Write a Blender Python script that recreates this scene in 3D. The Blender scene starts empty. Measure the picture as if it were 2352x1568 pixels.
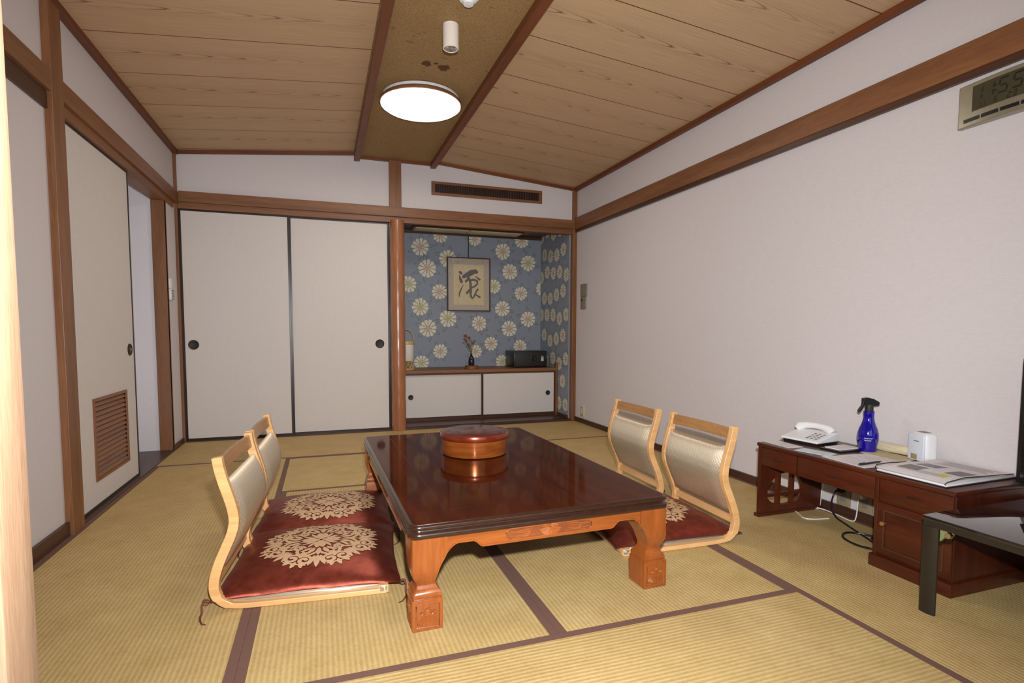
import bpy, bmesh, math, random
from mathutils import Vector, Matrix
random.seed(7)
S = bpy.context.scene
COL = S.collection
PI = math.pi
# ------------------------------------------------------------------ materials
def lin(c):
    return tuple(((v/255)/12.92 if v/255 <= .04045 else ((v/255+.055)/1.055)**2.4) for v in c)
def rgb(*c): return lin(c)+(1,)
class NT:
    def __init__(s, name, rough=.6, spec=.5, metal=0, coat=0, coatr=.1, sheen=0):
        s.m = bpy.data.materials.new(name); s.m.use_nodes = True
        s.t = s.m.node_tree; s.b = s.t.nodes['Principled BSDF']
        s.b.inputs['Roughness'].default_value = rough
        s.b.inputs['Specular IOR Level'].default_value = spec
        s.b.inputs['Metallic'].default_value = metal
        s.b.inputs['Coat Weight'].default_value = coat
        s.b.inputs['Coat Roughness'].default_value = coatr
        s.b.inputs['Sheen Weight'].default_value = sheen
        s.co = None
    def n(s, typ, **kw):
        nd = s.t.nodes.new(typ)
        for k, v in kw.items():
            if k in nd.inputs.keys() and not hasattr(nd, k): nd.inputs[k].default_value = v
            else: setattr(nd, k, v)
        return nd
    def l(s, a, b): s.t.links.new(a, b)
    def coord(s, scale=(1, 1, 1)):
        c = s.n('ShaderNodeTexCoord'); mp = s.n('ShaderNodeMapping')
        mp.inputs['Scale'].default_value = scale
        s.l(c.outputs['Object'], mp.inputs['Vector']); return mp.outputs['Vector']
    def noise(s, vec, scale=5, detail=4, rough=.5, dist=0):
        nd = s.n('ShaderNodeTexNoise'); nd.inputs['Scale'].default_value = scale
        nd.inputs['Detail'].default_value = detail; nd.inputs['Roughness'].default_value = rough
        nd.inputs['Distortion'].default_value = dist
        s.l(vec, nd.inputs['Vector']); return nd.outputs['Fac']
    def ramp(s, fac, stops):
        r = s.n('ShaderNodeValToRGB'); e = r.color_ramp.elements
        e[0].position, e[0].color = stops[0]; e[1].position, e[1].color = stops[-1]
        for p, c in stops[1:-1]:
            x = e.new(p); x.color = c
        s.l(fac, r.inputs['Fac']); return r.outputs['Color']
    def math(s, op, a, b=None, c=None):
        nd = s.n('ShaderNodeMath', operation=op)
        for i, v in enumerate((a, b, c)):
            if v is None: continue
            if isinstance(v, (int, float)): nd.inputs[i].default_value = v
            else: s.l(v, nd.inputs[i])
        return nd.outputs[0]
    def mix(s, f, a, b, mode='MIX'):
        nd = s.n('ShaderNodeMix', data_type='RGBA', blend_type=mode)
        for i, v in ((0, f), (6, a), (7, b)):
            if isinstance(v, (int, float)): nd.inputs[i].default_value = v
            elif isinstance(v, tuple): nd.inputs[i].default_value = v
            else: s.l(v, nd.inputs[i])
        return nd.outputs[2]
    def base(s, c):
        if isinstance(c, tuple): s.b.inputs['Base Color'].default_value = c
        else: s.l(c, s.b.inputs['Base Color'])
        return s
    def bump(s, h, strength=.3, dist=.002):
        b = s.n('ShaderNodeBump'); b.inputs['Strength'].default_value = strength
        b.inputs['Distance'].default_value = dist
        s.l(h, b.inputs['Height']); s.l(b.outputs['Normal'], s.b.inputs['Normal']); return s
def plain(name, c, var=.06, nscale=30, **kw):
    t = NT(name, **kw); v = t.coord(); f = t.noise(v, nscale, 3)
    a = lin(c); d = tuple(x*(1-var) for x in a)+(1,); u = tuple(min(1, x*(1+var)) for x in a)+(1,)
    t.base(t.ramp(f, [(.3, d), (.7, u)])); return t.m
def wood(name, dark, light, axis='X', k=1.0, rough=.45, coat=0, coatr=.15, fine=60, spec=.4):
    t = NT(name, rough=rough, coat=coat, coatr=coatr, spec=spec)
    sc = {'X': (.06, 1, 1), 'Y': (1, .06, 1), 'Z': (1, 1, .06)}[axis]
    v = t.coord(tuple(x*k for x in sc))
    f1 = t.noise(v, 14, 4, .6, .6); f2 = t.noise(v, fine*3, 3, .6)
    f = t.math('ADD', t.math('MULTIPLY', f1, .65), t.math('MULTIPLY', f2, .35))
    t.base(t.ramp(f, [(.32, rgb(*dark)), (.66, rgb(*light))])); t.bump(f2, .12, .001); return t.m
def walltex(name, c, sx=260, sz=90, amp=.5, var=.05):
    t = NT(name, rough=.85, spec=.2); v = t.coord((1, 1, 1))
    f = t.noise(v, sx, 3, .6); g = t.noise(t.coord((1, 1, 6)), 40, 2)
    a = lin(c); f0 = t.math('ADD', t.math('MULTIPLY', f, .5), t.math('MULTIPLY', g, .5))
    t.base(t.ramp(f0, [(.3, tuple(x*(1-var) for x in a)+(1,)), (.7, tuple(min(1, x*(1+var)) for x in a)+(1,))]))
    t.bump(f, amp, .0012); return t.m
M = {}
M['wall'] = walltex('pale_plaster_paper', (206, 199, 199), amp=.25)
M['fusuma'] = walltex('sliding_door_paper', (208, 201, 196), 330, 120, .55, .06)
M['corridor'] = walltex('corridor_plaster', (216, 208, 210), amp=.1)
for ax in 'XYZ':
    M['trim'+ax] = wood('brown_cedar_trim_'+ax, (100, 63, 38), (142, 95, 60), ax)
    M['ridge'+ax] = wood('dark_cedar_beam_'+ax, (88, 44, 22), (122, 68, 36), ax)
    M['dark'+ax] = wood('dark_stained_trim_'+ax, (58, 36, 26), (84, 54, 40), ax, rough=.35)
    M['rose'+ax] = wood('red_brown_varnish_'+ax, (50, 18, 8), (84, 34, 15), ax, rough=.35, coat=.2, coatr=.15)
    M['table'+ax] = wood('amber_varnished_wood_'+ax, (116, 58, 22), (158, 86, 36), ax, rough=.28, coat=.4, coatr=.1)
    M['beech'+ax] = wood('pale_bent_beech_'+ax, (196, 146, 92), (226, 180, 124), ax, k=1.5, rough=.35, coat=.3)
M['postwood'] = wood('round_cedar_post', (124, 76, 48), (172, 112, 74), 'Z', rough=.3, coat=.6, coatr=.18)
M['blackframe'] = plain('black_lacquer_edge', (38, 26, 24), rough=.3)
M['pine'] = wood('pale_pine_stile', (126, 94, 70), (166, 136, 108), 'Z', k=2.2, rough=.6, fine=90)
# ceiling boards: cathedral cedar grain drawn from parabolic rings
def ceil_mat(name, sx):
    t = NT(name, rough=.5, spec=.3)
    c = t.n('ShaderNodeTexCoord'); sp = t.n('ShaderNodeSeparateXYZ'); t.l(c.outputs['Object'], sp.inputs[0])
    x, y = sp.outputs[0], sp.outputs[1]
    w = .4535
    yy = t.math('DIVIDE', t.math('ADD', y, .047+20*w), w)
    fr = t.math('FRACT', yy); cell = t.math('FLOOR', yy)
    v = t.math('MULTIPLY', t.math('SUBTRACT', fr, .45), w)
    cmb = t.n('ShaderNodeCombineXYZ'); t.l(t.math('MULTIPLY', x, 1.3), cmb.inputs[0]); t.l(t.math('MULTIPLY', y, 4), cmb.inputs[1]); t.l(cell, cmb.inputs[2])
    ns = t.noise(cmb.outputs[0], 1.6, 3, .55)
    wob = t.math('MULTIPLY', t.math('SUBTRACT', ns, .5), .022)
    v2 = t.math('ADD', v, wob)
    sq = t.math('MULTIPLY', t.math('MULTIPLY', v2, v2), 260)
    g = t.math('ADD', t.math('ADD', t.math('MULTIPLY', x, 1.0), sq), t.math('ADD', t.math('MULTIPLY', ns, .5), t.math('MULTIPLY', cell, .37)))
    ring = t.math('FRACT', t.math('MULTIPLY', g, 5.5))
    line = t.math('POWER', t.math('ABSOLUTE', t.math('SUBTRACT', t.math('MULTIPLY', ring, 2), 1)), 6)
    cm = t.n('ShaderNodeCombineXYZ'); t.l(t.math('MULTIPLY', x, .8), cm.inputs[0]); t.l(t.math('MULTIPLY', y, 5), cm.inputs[1]); t.l(cell, cm.inputs[2])
    msk = t.math('SMOOTH_MIN', t.math('MAXIMUM', t.math('MULTIPLY', t.math('SUBTRACT', t.noise(cm.outputs[0], 2.2, 2), .34), 6), .3), 1, .1)
    near = t.math('MAXIMUM', t.math('SUBTRACT', 1, t.math('MULTIPLY', t.math('ABSOLUTE', v2), 11)), .08)
    lf = t.math('MULTIPLY', t.math('MULTIPLY', line, msk), near)
    cf = t.n('ShaderNodeCombineXYZ'); t.l(t.math('MULTIPLY', x, 1.2), cf.inputs[0]); t.l(t.math('MULTIPLY', y, 90), cf.inputs[1]); t.l(cell, cf.inputs[2])
    fine = t.noise(cf.outputs[0], 3, 4, .6)
    col = t.ramp(fine, [(.3, rgb(178, 147, 113)), (.7, rgb(208, 176, 138))])
    cell_tone = t.n('ShaderNodeTexWhiteNoise', noise_dimensions='1D'); t.l(cell, cell_tone.inputs['W'])
    col = t.mix(t.math('MULTIPLY', cell_tone.outputs['Value'], .25), col, rgb(186, 150, 112))
    col = t.mix(t.math('MULTIPLY', lf, .95), col, rgb(88, 54, 32))
    seam = t.math('LESS_THAN', t.math('ABSOLUTE', t.math('SUBTRACT', fr, .006)), .0075)
    col = t.mix(seam, col, rgb(96, 54, 34))
    t.base(col)
    bmp = t.math('SUBTRACT', 1, seam); t.bump(bmp, .6, .003)
    return t.m
M['ceilL'] = ceil_mat('cedar_ceiling_boards', 1); M['ceilR'] = ceil_mat('cedar_ceiling_boards_mirrored', -1)
def strip_mat():
    t = NT('woven_ceiling_cloth', rough=.8, spec=.2)
    v = t.coord(); w = t.noise(t.coord((2.2, 1, 1)), 130, 2); s = t.noise(v, 3.2, 5, .7)
    c = t.ramp(w, [(.35, rgb(134, 106, 68)), (.65, rgb(172, 142, 98))])
    sp = t.noise(v, 9, 3, .7); m = t.math('MULTIPLY', t.math('GREATER_THAN', sp, .68), .35)
    c = t.mix(m, c, rgb(96, 62, 30))
    c = t.mix(t.math('MULTIPLY', s, .3), c, rgb(118, 90, 56)); t.base(c); t.bump(w, .5, .002); return t.m
M['strip'] = strip_mat()
M['stain'] = plain('brown_glue_stain', (84, 50, 22), .3, 40, rough=.8)
def tatami_mat():
    t = NT('woven_rush', rough=.62, spec=.25)
    c = t.n('ShaderNodeTexCoord'); sp = t.n('ShaderNodeSeparateXYZ'); t.l(c.outputs['Object'], sp.inputs[0])
    x, y = sp.outputs[0], sp.outputs[1]
    wv = t.noise(t.coord((1, 1, 1)), 2.5, 2)
    s = t.math('SINE', t.math('ADD', t.math('MULTIPLY', x, 2*PI/.0150), t.math('MULTIPLY', wv, 5)))
    s01 = t.math('MULTIPLY', t.math('ADD', s, 1), .5)
    fib = t.noise(t.coord((18, 260, 1)), 3, 3, .6)
    blot = t.noise(t.coord((1, 1, 1)), 9, 4, .6)
    knot = t.noise(t.coord((60, 30, 1)), 2, 2)
    f = t.math('ADD', t.math('ADD', t.math('MULTIPLY', s01, .17), t.math('MULTIPLY', fib, .36)), t.math('ADD', t.math('MULTIPLY', blot, .34), t.math('MULTIPLY', knot, .24)))
    col = t.ramp(f, [(.28, rgb(157, 130, 81)), (.55, rgb(186, 158, 104)), (.8, rgb(207, 182, 129))])
    t.base(col); h = t.math('ADD', s01, t.math('MULTIPLY', fib, .4)); t.bump(h, .38, .0020); return t.m
M['rush'] = tatami_mat()
M['heri'] = plain('brown_cloth_border', (108, 78, 66), .12, 300, rough=.75)
# lacquered table top
def lac():
    t = NT('dark_red_lacquer_top', rough=.06, spec=.05)
    f = t.noise(t.coord((1.2, .1, 1)), 9, 5, .6, 1.0)
    t.base(t.ramp(f, [(.3, rgb(52, 20, 7)), (.7, rgb(78, 32, 10))])); return t.m
M['lacquer'] = lac()
M['inlay'] = plain('fine_dark_inlay', (40, 14, 8), rough=.3)
M['darkwax'] = plain('dark_worn_moulding', (48, 27, 18), .2, 60, rough=.22, coat=.3)
M['boxlid'] = plain('dark_red_lacquer_lid', (92, 26, 20), rough=.2, coat=.7)
def boxm():
    t = NT('bronze_lacquer', rough=.22, metal=.55, coat=.6)
    f = t.noise(t.coord((1, 1, 8)), 6, 3); t.base(t.ramp(f, [(.3, rgb(150, 72, 26)), (.7, rgb(196, 112, 48))])); return t.m
M['bronze'] = boxm()
M['lidside'] = plain('red_bronze_lacquer', (132, 50, 24), .1, 20, rough=.25, metal=.5, coat=.5)
def fabric():
    t = NT('silver_diamond_brocade', rough=.48, metal=.65, spec=.5)
    t.b.inputs['Anisotropic'].default_value = .85
    tg = t.n('ShaderNodeCombineXYZ'); tg.inputs[1].default_value = 1; t.l(tg.outputs[0], t.b.inputs['Tangent'])
    c = t.n('ShaderNodeTexCoord'); sp = t.n('ShaderNodeSeparateXYZ'); t.l(c.outputs['Object'], sp.inputs[0])
    y, z = sp.outputs[1], sp.outputs[2]
    a = t.math('SINE', t.math('MULTIPLY', t.math('ADD', t.math('MULTIPLY', y, 1.5), z), 2*PI/.036))
    b = t.math('SINE', t.math('MULTIPLY', t.math('SUBTRACT', t.math('MULTIPLY', y, 1.5), z), 2*PI/.036))
    d = t.math('MAXIMUM', t.math('ABSOLUTE', a), t.math('ABSOLUTE', b)); d = t.math('MINIMUM', t.math('ABSOLUTE', a), t.math('ABSOLUTE', b))
    ln = t.math('LESS_THAN', d, .17)
    t.base(t.mix(t.math('MULTIPLY', ln, .4), rgb(206, 190, 166), rgb(104, 84, 68))); t.bump(d, .2, .002); return t.m
M['brocade'] = fabric()
def satin():
    t = NT('maroon_satin', rough=.44, metal=.8, spec=.35)
    f = t.noise(t.coord(), 24, 4, .6); t.base(t.ramp(f, [(.3, rgb(120, 52, 39)), (.7, rgb(150, 72, 57))])); t.bump(f, .25, .004); return t.m
M['satin'] = satin()
M['gold'] = plain('pale_gold_weave', (196, 160, 122), .1, 120, rough=.6)
M['cord'] = plain('maroon_tassel_cord', (100, 48, 38), rough=.7)
def wallpaper(name, c1, c2):
    t = NT(name, rough=.55, spec=.35); f = t.noise(t.coord(), 120, 3)
    t.base(t.ramp(f, [(.3, rgb(*c1)), (.7, rgb(*c2))])); return t.m
M['paperblue'] = wallpaper('blue_grey_wallpaper', (128, 134, 146), (142, 149, 160))
M['petal'] = wallpaper('cream_petals', (206, 198, 178), (224, 218, 200))
M['petline'] = plain('grey_petal_outline', (110, 108, 104), rough=.6)
M['leafline'] = plain('grey_leaf_print', (90, 98, 104), rough=.5)
M['leaffill'] = plain('pale_grey_leaf_fill', (134, 142, 150), rough=.5)
M['eyeP'] = plain('pink_flower_centre', (188, 158, 140), rough=.6)
M['eyeY'] = plain('olive_flower_centre', (176, 172, 112), rough=.6)
M['cream'] = plain('cream_rice_paper', (206, 188, 152), .04, rough=.8)
M['matting'] = plain('flecked_mount_paper', (178, 166, 152), .16, 90, rough=.7)
M['ink'] = plain('grey_ink', (106, 100, 98), .1, rough=.8)
M['bamboo'] = plain('bamboo', (190, 160, 96), .1, rough=.4)
M['lampaper'] = plain('lantern_paper', (214, 206, 196), .05, 60, rough=.8)
M['bluegl'] = plain('dark_blue_glaze', (14, 20, 44), rough=.1, coat=1)
M['redfl'] = plain('dried_red_petals', (150, 66, 52), .25, 80, rough=.8)
M['pinkfl'] = plain('dried_pink_petals', (206, 150, 148), .15, 80, rough=.8)
M['stem'] = plain('dried_stem', (88, 96, 60), rough=.8)
M['black'] = plain('black_plastic', (22, 22, 23), rough=.35)
M['blackm'] = plain('matt_black_plastic', (32, 31, 31), rough=.6)
M['charcoal'] = plain('charcoal_glass_board', (30, 28, 27), rough=.06, coat=1, coatr=.02)
M['legm'] = plain('brown_black_metal', (52, 46, 38), rough=.35, metal=.4)
M['white'] = plain('white_plastic', (226, 226, 226), .02, rough=.35)
M['offwhite'] = plain('warm_white_enamel', (224, 214, 200), .02, rough=.4)
M['grey'] = plain('grey_plastic', (120, 118, 112), rough=.4)
M['silver'] = plain('silver_plastic', (150, 144, 124), .05, rough=.3, metal=.5)
M['olive'] = plain('dull_lcd_glass', (66, 62, 46), .04, rough=.15)
M['lcdink'] = plain('lcd_segments', (26, 22, 18), rough=.4)
M['chrome'] = plain('chrome', (200, 200, 200), rough=.12, metal=1)
M['brass'] = plain('worn_brass', (190, 150, 100), rough=.3, metal=.8)
M['platebr'] = plain('beige_brown_wall_plate', (150, 134, 104), rough=.5)
M['paper'] = plain('white_paper', (222, 216, 216), .03, 12, rough=.7)
M['paperblu'] = plain('pale_blue_paper', (206, 220, 222), .03, 12, rough=.7)
M['textink'] = plain('printed_text_grey', (130, 126, 134), rough=.7)
M['photo'] = plain('printed_photo_brown', (112, 100, 92), .5, 60, rough=.4)
M['photo2'] = plain('printed_photo_purple', (96, 84, 92), .5, 90, rough=.4)
M['yellow'] = plain('yellow_highlight', (214, 208, 90), .1, rough=.6)
M['creamroll'] = plain('cream_vinyl', (212, 202, 170), .08, 12, rough=.25)
M['greenacr'] = plain('pale_green_acrylic', (122, 130, 88), .1, rough=.2)
M['veranda'] = wood('veranda_floor_boards', (120, 84, 54), (160, 118, 80), 'X', rough=.4)
def bluebottle():
    t = NT('cobalt_blue_plastic', rough=.08, coat=.6); t.base(rgb(22, 8, 150)); t.b.inputs['Transmission Weight'].default_value = .25; return t.m
M['cobalt'] = bluebottle()
def emis(name, c, st):
    t = NT(name, rough=.5); t.base(rgb(*c)); t.b.inputs['Emission Color'].default_value = rgb(*c); t.b.inputs['Emission Strength'].default_value = st; return t.m
M['lampglow'] = emis('glowing_lamp_cover', (250, 250, 246), 2.4)
M['flatlight'] = plain('cream_light_diffuser', (206, 196, 158), .03, rough=.5)
t = NT('clear_glass', rough=.02); t.base(rgb(245, 248, 250)); t.b.inputs['Transmission Weight'].default_value = 1; M['glass'] = t.m
M['offblue'] = plain('cool_white_plastic', (206, 212, 222), .02, rough=.3)
M['relief'] = wood('matt_carved_relief', (120, 62, 26), (160, 90, 42), 'X', rough=.55, spec=.25)
M['carvebg'] = wood('recessed_carving_ground', (92, 46, 24), (132, 70, 36), 'X', rough=.4, coat=.2)
M['railwood'] = wood('darker_rail_wood', (138, 94, 50), (182, 134, 80), 'Y', k=1.5, rough=.35, coat=.3)
M['spotlens'] = plain('silver_reflector', (190, 190, 190), .3, 300, rough=.15, metal=.8)
# ------------------------------------------------------------------ mesh helpers
class B:
    """collects shapes for ONE mesh; each shape may carry its own material key"""
    def __init__(s): s.v = []; s.f = []; s.mi = []; s.keys = []; s.sm = []
    def k(s, key):
        if key not in s.keys: s.keys.append(key)
        return s.keys.index(key)
    def add(s, vs, fs, key, smooth=False):
        o = len(s.v); i = s.k(key); s.v += [tuple(v) for v in vs]
        for f in fs: s.f.append(tuple(o+q for q in f)); s.mi.append(i); s.sm.append(smooth)
        return s
    def box(s, x0, x1, y0, y1, z0, z1, key, bev=0, seg=2):
        if bev <= 0:
            vs = [(x, y, z) for x in (x0, x1) for y in (y0, y1) for z in (z0, z1)]
            return s.add(vs, [(0, 1, 3, 2), (4, 6, 7, 5), (0, 4, 5, 1), (2, 3, 7, 6), (0, 2, 6, 4), (1, 5, 7, 3)], key)
        bm = bmesh.new(); bmesh.ops.create_cube(bm, size=1)
        for v in bm.verts: v.co = Vector(((x0+x1)/2+v.co.x*(x1-x0), (y0+y1)/2+v.co.y*(y1-y0), (z0+z1)/2+v.co.z*(z1-z0)))
        bmesh.ops.bevel(bm, geom=bm.edges[:], offset=bev, segments=seg, profile=.5, affect='EDGES')
        return s.frombm(bm, key, True)
    def frombm(s, bm, key, smooth=False):
        bm.verts.index_update(); vs = [v.co[:] for v in bm.verts]; fs = [tuple(v.index for v in f.verts) for f in bm.faces]
        bm.free(); return s.add(vs, fs, key, smooth)
    def lathe(s, prof, key, c=(0, 0, 0), n=32, axis='Z', smooth=True):
        vs = []; fs = []
        for r, z in prof:
            for i in range(n):
                a = 2*PI*i/n; p = (r*math.cos(a), r*math.sin(a), z)
                if axis == 'X': p = (z, p[0], p[1])
                if axis == 'Y': p = (p[0], z, p[1])
                vs.append((p[0]+c[0], p[1]+c[1], p[2]+c[2]))
        for j in range(len(prof)-1):
            for i in range(n):
                q = (i+1) % n; fs.append((j*n+i, j*n+q, (j+1)*n+q, (j+1)*n+i))
        fs.append(tuple(range(n))[::-1]); fs.append(tuple((len(prof)-1)*n+i for i in range(n)))
        return s.add(vs, fs, key, smooth)
    def tube(s, pts, r, key, n=8, smooth=True, squash=None):
        pts = [Vector(p) for p in pts]; rr = r if isinstance(r, (list, tuple)) else [r]*len(pts)
        vs = []; fs = []; up = Vector((0, 0, 1))
        for i, p in enumerate(pts):
            d = (pts[min(i+1, len(pts)-1)]-pts[max(i-1, 0)]).normalized()
            a = d.cross(up if abs(d.z) < .95 else Vector((1, 0, 0))).normalized(); b = a.cross(d)
            for q in range(n):
                t = 2*PI*q/n; vs.append(p+a*math.cos(t)*rr[i]+b*math.sin(t)*rr[i])
        for j in range(len(pts)-1):
            for q in range(n):
                w = (q+1) % n; fs.append((j*n+q, j*n+w, (j+1)*n+w, (j+1)*n+q))
        fs.append(tuple(range(n))[::-1]); fs.append(tuple((len(pts)-1)*n+q for q in range(n)))
        return s.add(vs, fs, key, smooth)
    def prism(s, poly, a0, a1, key, axis='Y', smooth=False):
        """poly: list of 2D points; extruded along axis (X: pts are (y,z); Y: (x,z); Z: (x,y))"""
        def P(p, a): return {'X': (a, p[0], p[1]), 'Y': (p[0], a, p[1]), 'Z': (p[0], p[1], a)}[axis]
        n = len(poly); vs = [P(p, a0) for p in poly]+[P(p, a1) for p in poly]
        fs = [tuple(range(n)), tuple(range(2*n-1, n-1, -1))]+[(i, n+i, n+(i+1) % n, (i+1) % n) for i in range(n)]
        return s.add(vs, fs, key, smooth)
    def sweep(s, path, w, th, y0, y1, key):
        """flat band following a path of (x,z) with thickness th, extruded from y0 to y1"""
        P = [Vector((p[0], 0, p[1])) for p in path]; L = []; R = []
        for i in range(len(P)):
            d = (P[min(i+1, len(P)-1)]-P[max(i-1, 0)]).normalized(); nrm = Vector((-d.z, 0, d.x))
            t = th[i] if isinstance(th, (list, tuple)) else th
            L.append(P[i]+nrm*t/2); R.append(P[i]-nrm*t/2)
        n = len(P); vs = []
        for y in (y0, y1):
            vs += [(p.x, y, p.z) for p in L]+[(p.x, y, p.z) for p in R]
        fs = []
        for i in range(n-1):
            fs += [(i, i+1, n+i+1, n+i), (2*n+i, 3*n+i, 3*n+i+1, 2*n+i+1), (i, 2*n+i, 2*n+i+1, i+1), (n+i, n+i+1, 3*n+i+1, 3*n+i)]
        fs += [(0, n, 3*n, 2*n), (n-1, 3*n-1, 4*n-1, 2*n-1)]
        return s.add(vs, fs, key, True)
    def obj(s, name, parent=None, loc=None, bevel=0, sharp=40, rot=None):
        me = bpy.data.meshes.new(name); me.from_pydata(s.v, [], s.f); me.update()
        for k in s.keys: me.materials.append(M[k])
        me.polygons.foreach_set('material_index', s.mi); me.polygons.foreach_set('use_smooth', s.sm)
        bm = bmesh.new(); bm.from_mesh(me); bmesh.ops.recalc_face_normals(bm, faces=bm.faces)
        for e in bm.edges:
            if len(e.link_faces) == 2 and e.calc_face_angle(0) > math.radians(sharp): e.smooth = False
        bm.to_mesh(me); bm.free()
        o = bpy.data.objects.new(name, me); COL.objects.link(o)
        if parent: o.parent = parent
        if loc: o.location = loc
        if rot: o.rotation_euler = rot
        if bevel:
            m = o.modifiers.new('Bevel', 'BEVEL'); m.width = bevel; m.segments = 2; m.limit_method = 'ANGLE'; m.angle_limit = math.radians(40)
        return o
def tag(o, label, cat, group=None):
    o['label'] = label; o['category'] = cat
    if group: o['group'] = group
    return o
def thing(name, label, cat, loc=(0, 0, 0), rz=0, group=None):
    o = bpy.data.objects.new(name, None); COL.objects.link(o); o.location = loc; o.rotation_euler = (0, 0, rz)
    o.empty_display_size = .05
    return tag(o, label, cat, group)
def struct(o, label=None):
    o['kind'] = 'structure'
    if label: o['label'] = label
    return o
def dup(root, loc, rz, label, group=None):
    r = root.copy(); COL.objects.link(r); r.location = loc; r.rotation_euler = (0, 0, rz); r['label'] = label
    if group: r['group'] = group
    for ch in list(root.children):
        c = ch.copy(); COL.objects.link(c); c.parent = r
        for g in list(ch.children):
            d = g.copy(); COL.objects.link(d); d.parent = c
    return r
R = 3.583; FRONT = -4.55; BACKV = -6.4
# ------------------------------------------------------------------ floor, mats
b = B(); b.box(-.02, R+.02, FRONT-.02, .02, -.10, -.052, 'darkX'); b.obj('floor') ['kind'] = 'structure'
b = B(); b.box(-.6, R+.06, BACKV, FRONT-.02, -.10, -.001, 'veranda'); b.box(-.6, R+.06, FRONT-.06, FRONT-.004, -.05, .0, 'trimX'); struct(b.obj('floor'), 'veranda floor boards')
b = B(); b.box(-1.4, -.012, -1.22, -.05, -.06, .004, 'darkY'); struct(b.obj('floor'), 'dark boards beyond the half-open sliding door')
b = B(); b.box(1.72, R-.063, .0, .8, -.03, .018, 'darkX'); struct(b.obj('floor'), 'dark raised board of the alcove')
x0, x1, x2, x3 = .016, .869, 1.773, 2.686
HW = .0285
def mat_thing(xa, xb, ya, yb, long_axis, label):
    cx, cy = (xa+xb)/2, (ya+yb)/2
    W, L = (xb-xa, yb-ya) if long_axis == 'Y' else (yb-ya, xb-xa)
    g = .0008
    o = thing('tatami_mat', label, 'floor mat', (cx, cy, -.05), 0 if long_axis == 'Y' else PI/2, 'tatami mats covering the floor')
    b = B(); b.box(-W/2+g, W/2-g, -L/2+g, L/2-g, 0, .05, 'rush'); b.obj('rush_surface', o)
    for sx in (-1, 1):
        b = B(); e = sx*(W/2-g/2); i = sx*(W/2-HW)
        b.box(min(e, i), max(e, i), -L/2+g, L/2-g, .0, .0504, 'heri'); b.obj('cloth_border', o)
yB, yM, yA = -.9, -1.8, -3.64
ym = (yB+FRONT)/2
mat_thing(x0, 1.79, yB, -.012, 'X', 'straw mat lying in front of the two white closet doors')
mat_thing(1.79, R-.014, yB, -.012, 'X', 'straw mat lying in front of the alcove')
mat_thing(x0, x1, ym, yB, 'Y', 'straw mat beside the half-open sliding door with the louvre')
mat_thing(x0, x1, FRONT, ym, 'Y', 'near left straw mat running to the bare end of the left wall')
mat_thing(x1, x3, yM, yB, 'X', 'straw mat crossing behind the far end of the low table')
mat_thing(x1, x2, yA, yM, 'Y', 'straw mat under the left half of the low table')
mat_thing(x2, x3, yA, yM, 'Y', 'straw mat under the right half of the low table')
mat_thing(x3, R-.014, ym, yB, 'Y', 'straw mat along the right wall behind the right floor chairs')
mat_thing(x3, R-.014, FRONT, ym, 'Y', 'straw mat under the red-brown desk and the black glass board')
mat_thing(x1, x3, FRONT, yA, 'X', 'straw mat nearest the viewer with ribs running crosswise')
# ------------------------------------------------------------------ walls
ZT = 2.62
b = B()
b.box(-.08, 0, FRONT, -2.08, -.05, ZT, 'wall'); b.box(-.08, 0, -2.08, -.33, 1.9, ZT, 'wall')
b.box(-.09, 0, -.33, .05, -.05, ZT, 'wall'); struct(b.obj('wall_left'))
b = B()
b.box(-.09-1.3, -.088, -.33, -.25, -.05, 2.5, 'corridor'); b.box(-1.45, -1.35, -2.3, -.25, -.05, 2.5, 'corridor')
b.box(-1.4, -.082, -2.3, -2.2, -.05, 2.5, 'corridor'); b.box(-1.4, -.082, -2.3, -.25, 2.3, 2.4, 'corridor'); struct(b.obj('wall_corridor'))
b = B(); b.box(-.09, R+.08, .001, .06, 1.93, ZT, 'wall'); b.box(-.02, 1.715, .045, .09, -.05, 1.95, 'wall'); struct(b.obj('wall_back'))
b = B(); b.box(R, R+.08, BACKV, .001, -.08, ZT, 'wall'); struct(b.obj('wall_right'))
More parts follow.
